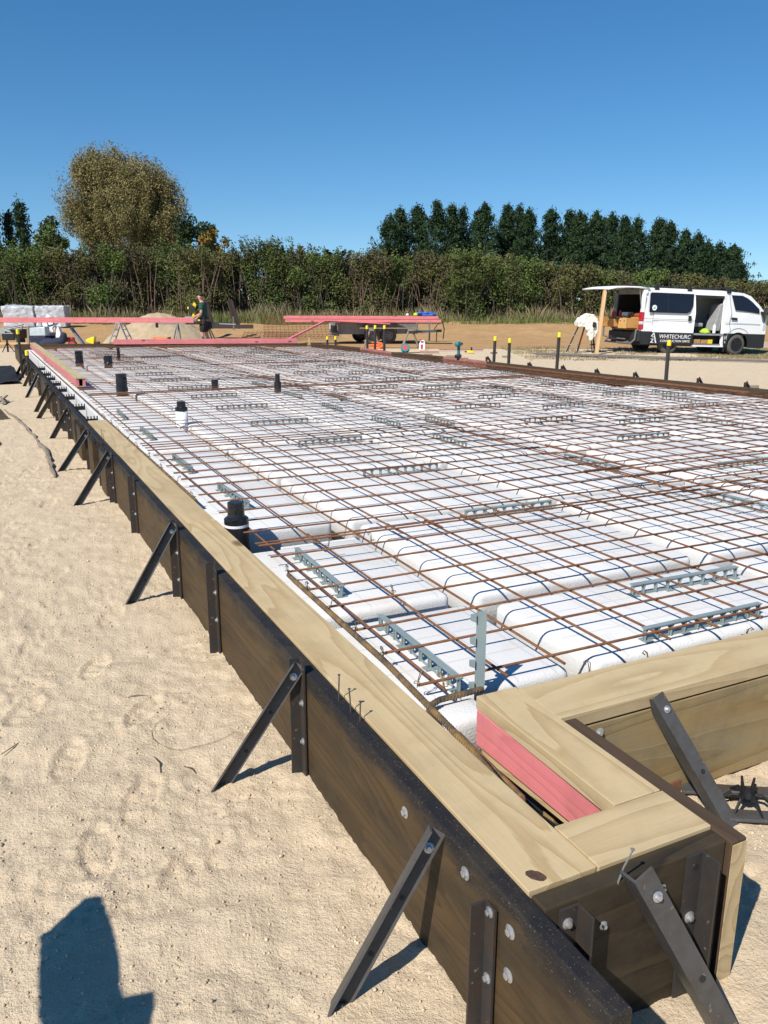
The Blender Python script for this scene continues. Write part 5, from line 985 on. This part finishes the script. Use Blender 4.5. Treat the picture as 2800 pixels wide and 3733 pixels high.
# ------------------------------------------------------------ vegetation
def leafmat(name, a, b, c3, rough=.75):
    k = NT(name); pos = k.n('ShaderNodeNewGeometry').outputs['Position']; oi = k.n('ShaderNodeObjectInfo').outputs['Random']
    n1 = k.noise(pos, .9, 4, .6); n2 = k.noise(pos, 6, 3, .6)
    c = k.mix(k.ramp(n2, (.35, 0.0), (.65, 1.0)), a, b); c = k.mix(k.ramp(k.math('ADD', n1, k.math('MULTIPLY', oi, .12)), (.50, 0.0), (.64, .9)), c, c3)
    k.b.inputs['Subsurface Weight'].default_value = 0; return k.out(c, rough, 0, .2)
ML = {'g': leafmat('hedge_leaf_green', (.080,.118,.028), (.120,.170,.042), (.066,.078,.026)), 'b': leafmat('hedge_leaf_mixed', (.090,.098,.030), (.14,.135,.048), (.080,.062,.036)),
      'p': leafmat('pine_needle', (.022,.045,.018), (.040,.072,.026), (.014,.03,.013)), 'w': leafmat('willow_leaf', (.205,.170,.066), (.265,.212,.09), (.145,.135,.052)), 'd': leafmat('dark_leaf', (.03,.05,.017), (.055,.085,.025), (.022,.035,.014)), 'y': leafmat('turning_leaf', (.20,.15,.03), (.28,.17,.04), (.10,.09,.02))}
MB_ = {'bark': plain('grey_bark', (.20,.165,.13), .9, 0, .3, 5), 'dark': plain('dark_twig', (.055,.042,.032), .9, 0, .35, 5), 'red': plain('dry_stem', (.13,.085,.06), .9, 0, .4, 5)}
def quads(P, size, asp=.55, upb=.35):
    n = len(P); a = rng.normal(size=(n,3)); a[:,2] = a[:,2]*.8 + upb; a /= np.linalg.norm(a, axis=1)[:,None]
    b = rng.normal(size=(n,3)); b -= a*(a*b).sum(1)[:,None]; b /= np.linalg.norm(b, axis=1)[:,None]
    s = (size*(.55+.9*rng.random(n)))[:,None]; A = a*s; B = b*s*asp
    V = np.stack([P-A*.5, P+B*.5+A*.1, P+A*.6, P-B*.5+A*.1], 1).reshape(-1,3); return V, np.arange(4*n).reshape(n,4)
def tubes_np(segs, n=4):
    mb = MB()
    for pts, rr in segs: mb.tube(pts, rr, n, cap=False)
    return mb
def tree_obj(name, label, cat, loc, P, size, leaf, segs, bark, group=None, asp=.55, crown='crown', stem='trunk', upb=.35):
    t = thing(name, label, cat, loc, 0, group); V_, F_ = quads(P, size, asp, upb); mesh_np(crown, V_, F_, leaf, t)
    if segs: tubes_np(segs).build(stem, bark, t)
    return t
def shrub(label, px, D, top_py, wpx, leaf, base_z=None, n=5200, group=None, size=.13, name='hedge_shrub'):
    a = spot(px, D); zt = zat(top_py, D); a.z = float(G(a.x, a.y)); H = zt - a.z; Wd = wpx/2970*D/2
    cl = []; 
    for q in range(17): cl.append((rng.normal()*.42*Wd, rng.normal()*.5, H*(.10+.72*rng.random()), (.36+.25*rng.random())*min(Wd, 1.5)))
    cl.append((rng.normal()*.2*Wd, 0, H*.82, .18*H)); cl.append((0, 0, H*.35, .32*H))
    P = []
    for (cx, cy, cz, r_) in cl:
        m_ = int(n/len(cl)); d = rng.normal(size=(m_,3)); d /= np.linalg.norm(d, axis=1)[:,None]; rr = r_*(rng.random(m_)**.38)*(1+.12*rng.normal(size=m_)); P.append(np.array([cx, cy, cz]) + d*rr[:,None]*np.array([1.1,.9,1.0]))
    # sprays that stick out at the top
    for q in range(26):
        b0 = np.array([rng.normal()*.5*Wd, rng.normal()*.4, H*(.72+.12*rng.random())]); dv = np.array([rng.normal()*.25, rng.normal()*.2, 1]); ll = H*(.10+.16*rng.random()); m_ = 46
        tt = rng.random(m_)[:,None]; P.append(b0 + dv*tt*ll + rng.normal(size=(m_,3))*.07)
    P = np.concatenate(P); P = P[P[:,2] > .12]; P[:,2] = np.where(P[:,2] > H*1.05, H*1.05 - rng.random(len(P))*.3, P[:,2])
    th = np.array([fbm(P[:,0]*1.4+px, P[:,2]*1.4+P[:,1]*1.1, 41, 3)]).ravel(); P = P[th > -.10]
    ro = P @ np.array([[math.cos(IM), math.sin(IM), 0], [-math.sin(IM), math.cos(IM), 0], [0,0,1]])
    segs = []
    for q in range(20):
        x0, y0 = rng.normal()*.55*Wd, rng.normal()*.45-.2; x1 = x0 + rng.normal()*.5; h_ = H*(.35+.55*rng.random())
        p_ = [Vector((x0,y0,-.1)), Vector((x0*.7+x1*.3, y0-.1, h_*.5)), Vector((x1, y0-.2*rng.random(), h_))]; segs.append(([Matrix.Rotation(IM,3,'Z') @ v_ for v_ in p_], [.035,.026,.008]))
    return tree_obj(name, label, 'shrub', a, ro, size, ML[leaf], segs, MB_['red'] if leaf == 'b' else MB_['dark'], group, stem='stems')
tops = [(-60,905),(0,885),(110,905),(200,900),(300,915),(400,893),(480,885),(560,905),(650,890),(730,905),(810,920),(890,918),(950,880),(1000,882),(1080,905),(1180,912),(1260,925),(1350,915),(1430,940),(1520,915),(1610,925),(1700,905),(1790,930),(1880,935),(1970,950),(2060,960),(2160,975),(2260,985),(2360,985),(2460,1000),(2560,1010),(2660,1018),(2750,1020),(2850,1030)]
kinds = 'gggbbgbbgbbbggbgbbgbbgbgbbgbgbbbbb'
near_ = ['cut by the left frame edge','behind the left white pack','behind the right white pack','under the tall willow, left side','under the willow, centre','left of the sand heap top','behind the sand heap','right of the willow trunk base','behind the person, left','behind the person','by the left leaning brown post','by the right leaning brown post','bright green and tallest, right of the brown posts','bright green above the rusty bank mesh','above the left end of the pink stack','above the slanting pink board','above the trailer tail lamps','above the first trailer wheel','above the trailer wheels','above the blue strap','above the trailer coupling','under the first pines','above the teal drill','above the yellow stake pair','left of the stepladder','behind the stepladder','behind the overalls','behind the tailgate','behind the van rear window','behind the van roof bars','behind the van middle','behind the van front','right of the van nose','at the right frame edge']
for q, (px, tp) in enumerate(tops):
    D = 45 + rng.normal()*.5
    shrub(('green leafy hedge shrub ' if kinds[q] == 'g' else 'brownish thorny hedge shrub ') + near_[q], px, D, tp + 6, 175, kinds[q], n=13500, size=.105)
for q in range(20):
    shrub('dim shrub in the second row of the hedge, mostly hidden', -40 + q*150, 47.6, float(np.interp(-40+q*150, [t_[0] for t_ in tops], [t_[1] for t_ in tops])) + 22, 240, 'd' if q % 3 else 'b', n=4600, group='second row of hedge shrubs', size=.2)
# dry grass in front of the hedge: uncountable
def grassband(name, label, n, u0, u1, v0, v1, h0, h1, mat, dens):
    uu = rng.uniform(u0, u1, n); vv = rng.uniform(v0, v1, n); keep = fbm(vv*.9, uu*1.4, 77, 4) > dens + .10*(rng.random(n)-.5); uu, vv = uu[keep], vv[keep]; m_ = len(uu)
    x = uu*FX + vv*RX; y = uu*FY + vv*RY; z = G(x, y); h = h0 + (h1-h0)*rng.random(m_)**1.6*(.45+.9*vnoise(vv*.8, uu*.8, 5)); ang = rng.random(m_)*6.28; w_ = .010 + .010*rng.random(m_); lx, ly = rng.normal(size=m_)*.22*h, rng.normal(size=m_)*.22*h
    A = np.stack([x-np.cos(ang)*w_, y-np.sin(ang)*w_, z-.02], 1); B = np.stack([x+np.cos(ang)*w_, y+np.sin(ang)*w_, z-.02], 1); Cc = np.stack([x+lx*.5+np.cos(ang)*w_*.5, y+ly*.5, z+h*.6], 1); Dd = np.stack([x+lx, y+ly, z+h], 1)
    V_ = np.stack([A,B,Cc,Dd], 1).reshape(-1,3); o = mesh_np(name, V_, np.arange(4*m_).reshape(m_,4), mat); o['kind'] = 'stuff'; tag(o, label, 'grass')
MDG = leafmat('dry_grass', (.27,.22,.12), (.38,.31,.18), (.19,.15,.075)); MGG = leafmat('green_grass', (.10,.14,.035), (.16,.19,.06), (.20,.18,.08))
grassband('dry_grass', 'tall dry straw coloured grass along the foot of the hedge', 26000, 43.2, 45.2, -23, 26, .12, .92, MDG, .02)
grassband('green_grass', 'low green grass on the lip of the clay bank', 40000, 41.6, 45.0, -23, 26, .08, .62, MGG, -.06)
grassband('short_grass', 'patchy short grass on the sand around the van', 26000, 22.6, 29.5, 4.0, 17, .02, .09, MDG, -.03)
# tall willow
wl = spot(478, 70); wl.z = .8; Rw = np.array([[math.cos(IM), math.sin(IM), 0], [-math.sin(IM), math.cos(IM), 0], [0,0,1]])
lobes = [(-2.7,0,9.4,3.0,3.7),(-1.5,.3,11.2,2.6,2.9),(1.6,-.3,10.2,2.5,2.9),(2.9,0,8.6,2.5,3.6),(.3,-.8,8.0,3.4,4.2),(-3.2,-.3,7.0,2.3,3.2),(3.5,.2,6.4,1.9,3.0),(-2.6,.6,11.3,1.9,2.0)]
segs = []; PW = []
for q in range(760):
    lx, ly, lz, lr, lh = lobes[rng.integers(len(lobes))]; d = rng.normal(size=3); d /= np.linalg.norm(d); d[2] = abs(d[2])*.9 - .15
    tip = np.array([lx, ly, lz]) + d*np.array([lr, lr*.9, lh])*(.78+.22*rng.random()**.5); b0 = np.array([rng.normal()*.5, rng.normal()*.4, .5]); mid = b0*.35 + tip*.65*np.array([.72,.72,.66]) + np.array([0,0,1.2]); 
    c0 = b0 + (tip-b0)*np.array([.35,.35,.30])
    if q < 64: segs.append(([Vector(Rw.T @ v_) for v_ in (b0, c0, mid, tip)], [.16 if q < 12 else .07, .10 if q < 12 else .05, .035, .008]))
    m_ = 330; tt = (rng.random(m_)**.7)[:,None]; pts = mid + (tip-mid)*tt + rng.normal(size=(m_,3))*np.array([.20,.20,.28])*(.6+.5*tt); PW.append(pts)
PW = np.concatenate(PW); th = fbm(PW[:,0]*.65, PW[:,2]*.65+PW[:,1]*.4, 51, 3); PW = PW[th > -.13]
tree_obj('willow_tree', 'huge rounded willow with brownish fading leaves behind the hedge', 'tree', wl, PW @ Rw, .15, ML['w'], segs, MB_['bark'], asp=.42, upb=.9)
# broadleaf trees beside it
def broad(label, px, D, top, wpx, leaf, n=9000, name='broadleaf_tree', size=.22):
    a = spot(px, D, .8); H = zat(top, D) - .8; Wd = wpx/2970*D/2; P = []; segs = [([Vector((0,0,-.3)), Vector((.1,0,H*.4)), Vector((0,.1,H*.8))], [.22,.15,.05])]
    for q in range(15):
        c_ = np.array([rng.uniform(-.75,.75)*Wd, rng.normal()*.35*Wd, H*(.35+.56*rng.random())]); r_ = Wd*(.30+.26*rng.random()); m_ = n//15; d = rng.normal(size=(m_,3)); d /= np.linalg.norm(d, axis=1)[:,None]; P.append(c_ + d*(r_*rng.random(m_)**.4)[:,None]); segs.append(([Vector((.0,0,H*.3)), Vector(c_)], [.07,.02]))
    P = np.concatenate(P); P[:,2] = np.minimum(P[:,2], H); R3 = Matrix.Rotation(IM,3,'Z'); segs = [([R3 @ v_ for v_ in p_], r_) for p_, r_ in segs]
    return tree_obj(name, label, 'tree', a, P @ Rw, size, ML[leaf], segs, MB_['dark'])
broad('dark leafy tree right of the willow', 735, 62, 800, 190, 'd'); broad('yellowing small tree at the right end of the willow group', 800, 58, 835, 110, 'y', 1500, size=.22); broad('green bushy tree at the left foot of the willow', 215, 60, 800, 130, 'g', 3600)
def conifer(label, px, D, top, wpx, n=3200, group=None, name='pine_tree', seed=0):
    a = spot(px, D, .8); H = zat(top, D) - .8; Wd = wpx/2970*D/2; P = []; segs = [([Vector((0,0,-.4)), Vector((rng.normal()*.12,0,H*.5)), Vector((0,0,H*.97))], [.24,.16,.03])]
    nb = 120; lop = rng.normal()*.25
    for q in range(nb):
        f = rng.random()**.85; h = H*(.08+.92*f); rad = Wd*(1.0-.90*max(0,(f-.28))/.72)*(.42+.75*rng.random()); ang = rng.random()*6.283; dx, dy = math.cos(ang)*(1+lop*math.cos(ang)), math.sin(ang)
        tip = np.array([dx*rad, dy*rad, h + rad*.42]); b0 = np.array([0,0,h - rad*.15]); m_ = int(n/nb*(.5+.9*(1-f*.5)))
        k_ = 4; 
        for j in range(k_):
            c_ = b0 + (tip-b0)*(.35+.65*(j+rng.random())/k_); mm = m_//k_; P.append(c_ + rng.normal(size=(mm,3))*np.array([.27,.27,.27])*(.6+.6*rng.random()))
        if q % 3 == 0: segs.append(([Vector(b0), Vector(tip)], [.05,.015]))
    for j in range(5): P.append(np.array([rng.normal()*.1,0,H*(.86+.036*j)]) + rng.normal(size=(46,3))*np.array([.36-.06*j,.36-.06*j,.32]))
    return tree_obj(name, label, 'tree', a, np.concatenate(P), .40, ML['p'], segs, MB_['dark'], group, asp=.30, upb=.8)
pn = [(1420,815,130),(1455,792,130),(1520,782,125),(1585,765,140),(1640,780,120),(1680,785,120),(1755,775,140),(1840,778,120),(1880,780,110),(1915,790,110),(1990,792,130),(2060,798,130),(2095,800,110),(2150,800,130),(2210,808,120),(2255,818,110),(2300,825,120),(2380,823,140),(2420,838,110),(2475,860,120),(2520,872,110),(2560,905,90),(2600,905,100),(2650,912,130),(2680,975,60)]
for q, (px, tp, ww) in enumerate(pn):
    conifer('dark pine in the row behind the hedge, %s from the left' % ['first','second','third','fourth','fifth','sixth','seventh','eighth','ninth','tenth','eleventh','twelfth','thirteenth','fourteenth','fifteenth','sixteenth','seventeenth','eighteenth','nineteenth','twentieth','twenty-first','twenty-second','twenty-third','twenty-fourth','twenty-fifth'][q], px, 108 + (q % 3)*4, tp, ww + 64, n=7400, group='pines behind the hedge')
for q in range(13):
    px = 1450 + q*92 + float(rng.normal()*10); conifer('dark pine in the denser back row behind the first pines', px, 121, float(np.interp(px, [a[0] for a in pn], [a[1] for a in pn])) + 16 + abs(float(rng.normal()*14)), 150, n=3600, group='back row of pines')
conifer('tall dark conifer cut by the left frame edge', -8, 82, 690, 110, 3400, name='conifer_tree'); conifer('pointed dark conifer left of the willow', 108, 80, 775, 95, 2600, name='conifer_tree'); conifer('small thin conifer between the two left conifers', 60, 84, 810, 60, 1500, name='conifer_tree')

# ------------------------------------------------------------ invented, unseen shadow caster: board on legs, its outline cut from the wanted shadow
t = thing('shadow_caster', 'added unseen board on legs out of frame at the left, shaped to cast a shadow on the sand', 'shadow_caster', (0,0,0))
hb = .92; off = Vector((-math.sin(R(61)), -math.cos(R(61)), 0))*(hb/math.tan(R(SUN_EL)))
poly = [(-.01,1.929),(.088,1.998),(.125,1.99),(.131,1.911),(.123,1.63),(.182,1.622),(.179,1.573),(.147,1.50),(.147,-.6),(-.03,-.6),(-.021,1.637),(-.019,1.76)]
mb = MB(); n_ = len(poly); vs = [(x+off.x, y+off.y, hb-.02) for x, y in poly] + [(x+off.x, y+off.y, hb+.02) for x, y in poly]
mb.add(vs, [tuple(range(n_))[::-1], tuple(range(n_, 2*n_))] + [(q, (q+1)%n_, n_+(q+1)%n_, n_+q) for q in range(n_)]); mb.build('shadow_board', M['grey_wood'], t)
for yy in (-.45, -.15):
    for s_ in (-1,1): MB().beam((off.x+.06, off.y+yy, hb-.02), (off.x+.06+s_*.22, off.y+yy, 0), .06, .04).build('leg', M['grey_wood'], t)
bpy.context.view_layer.update()
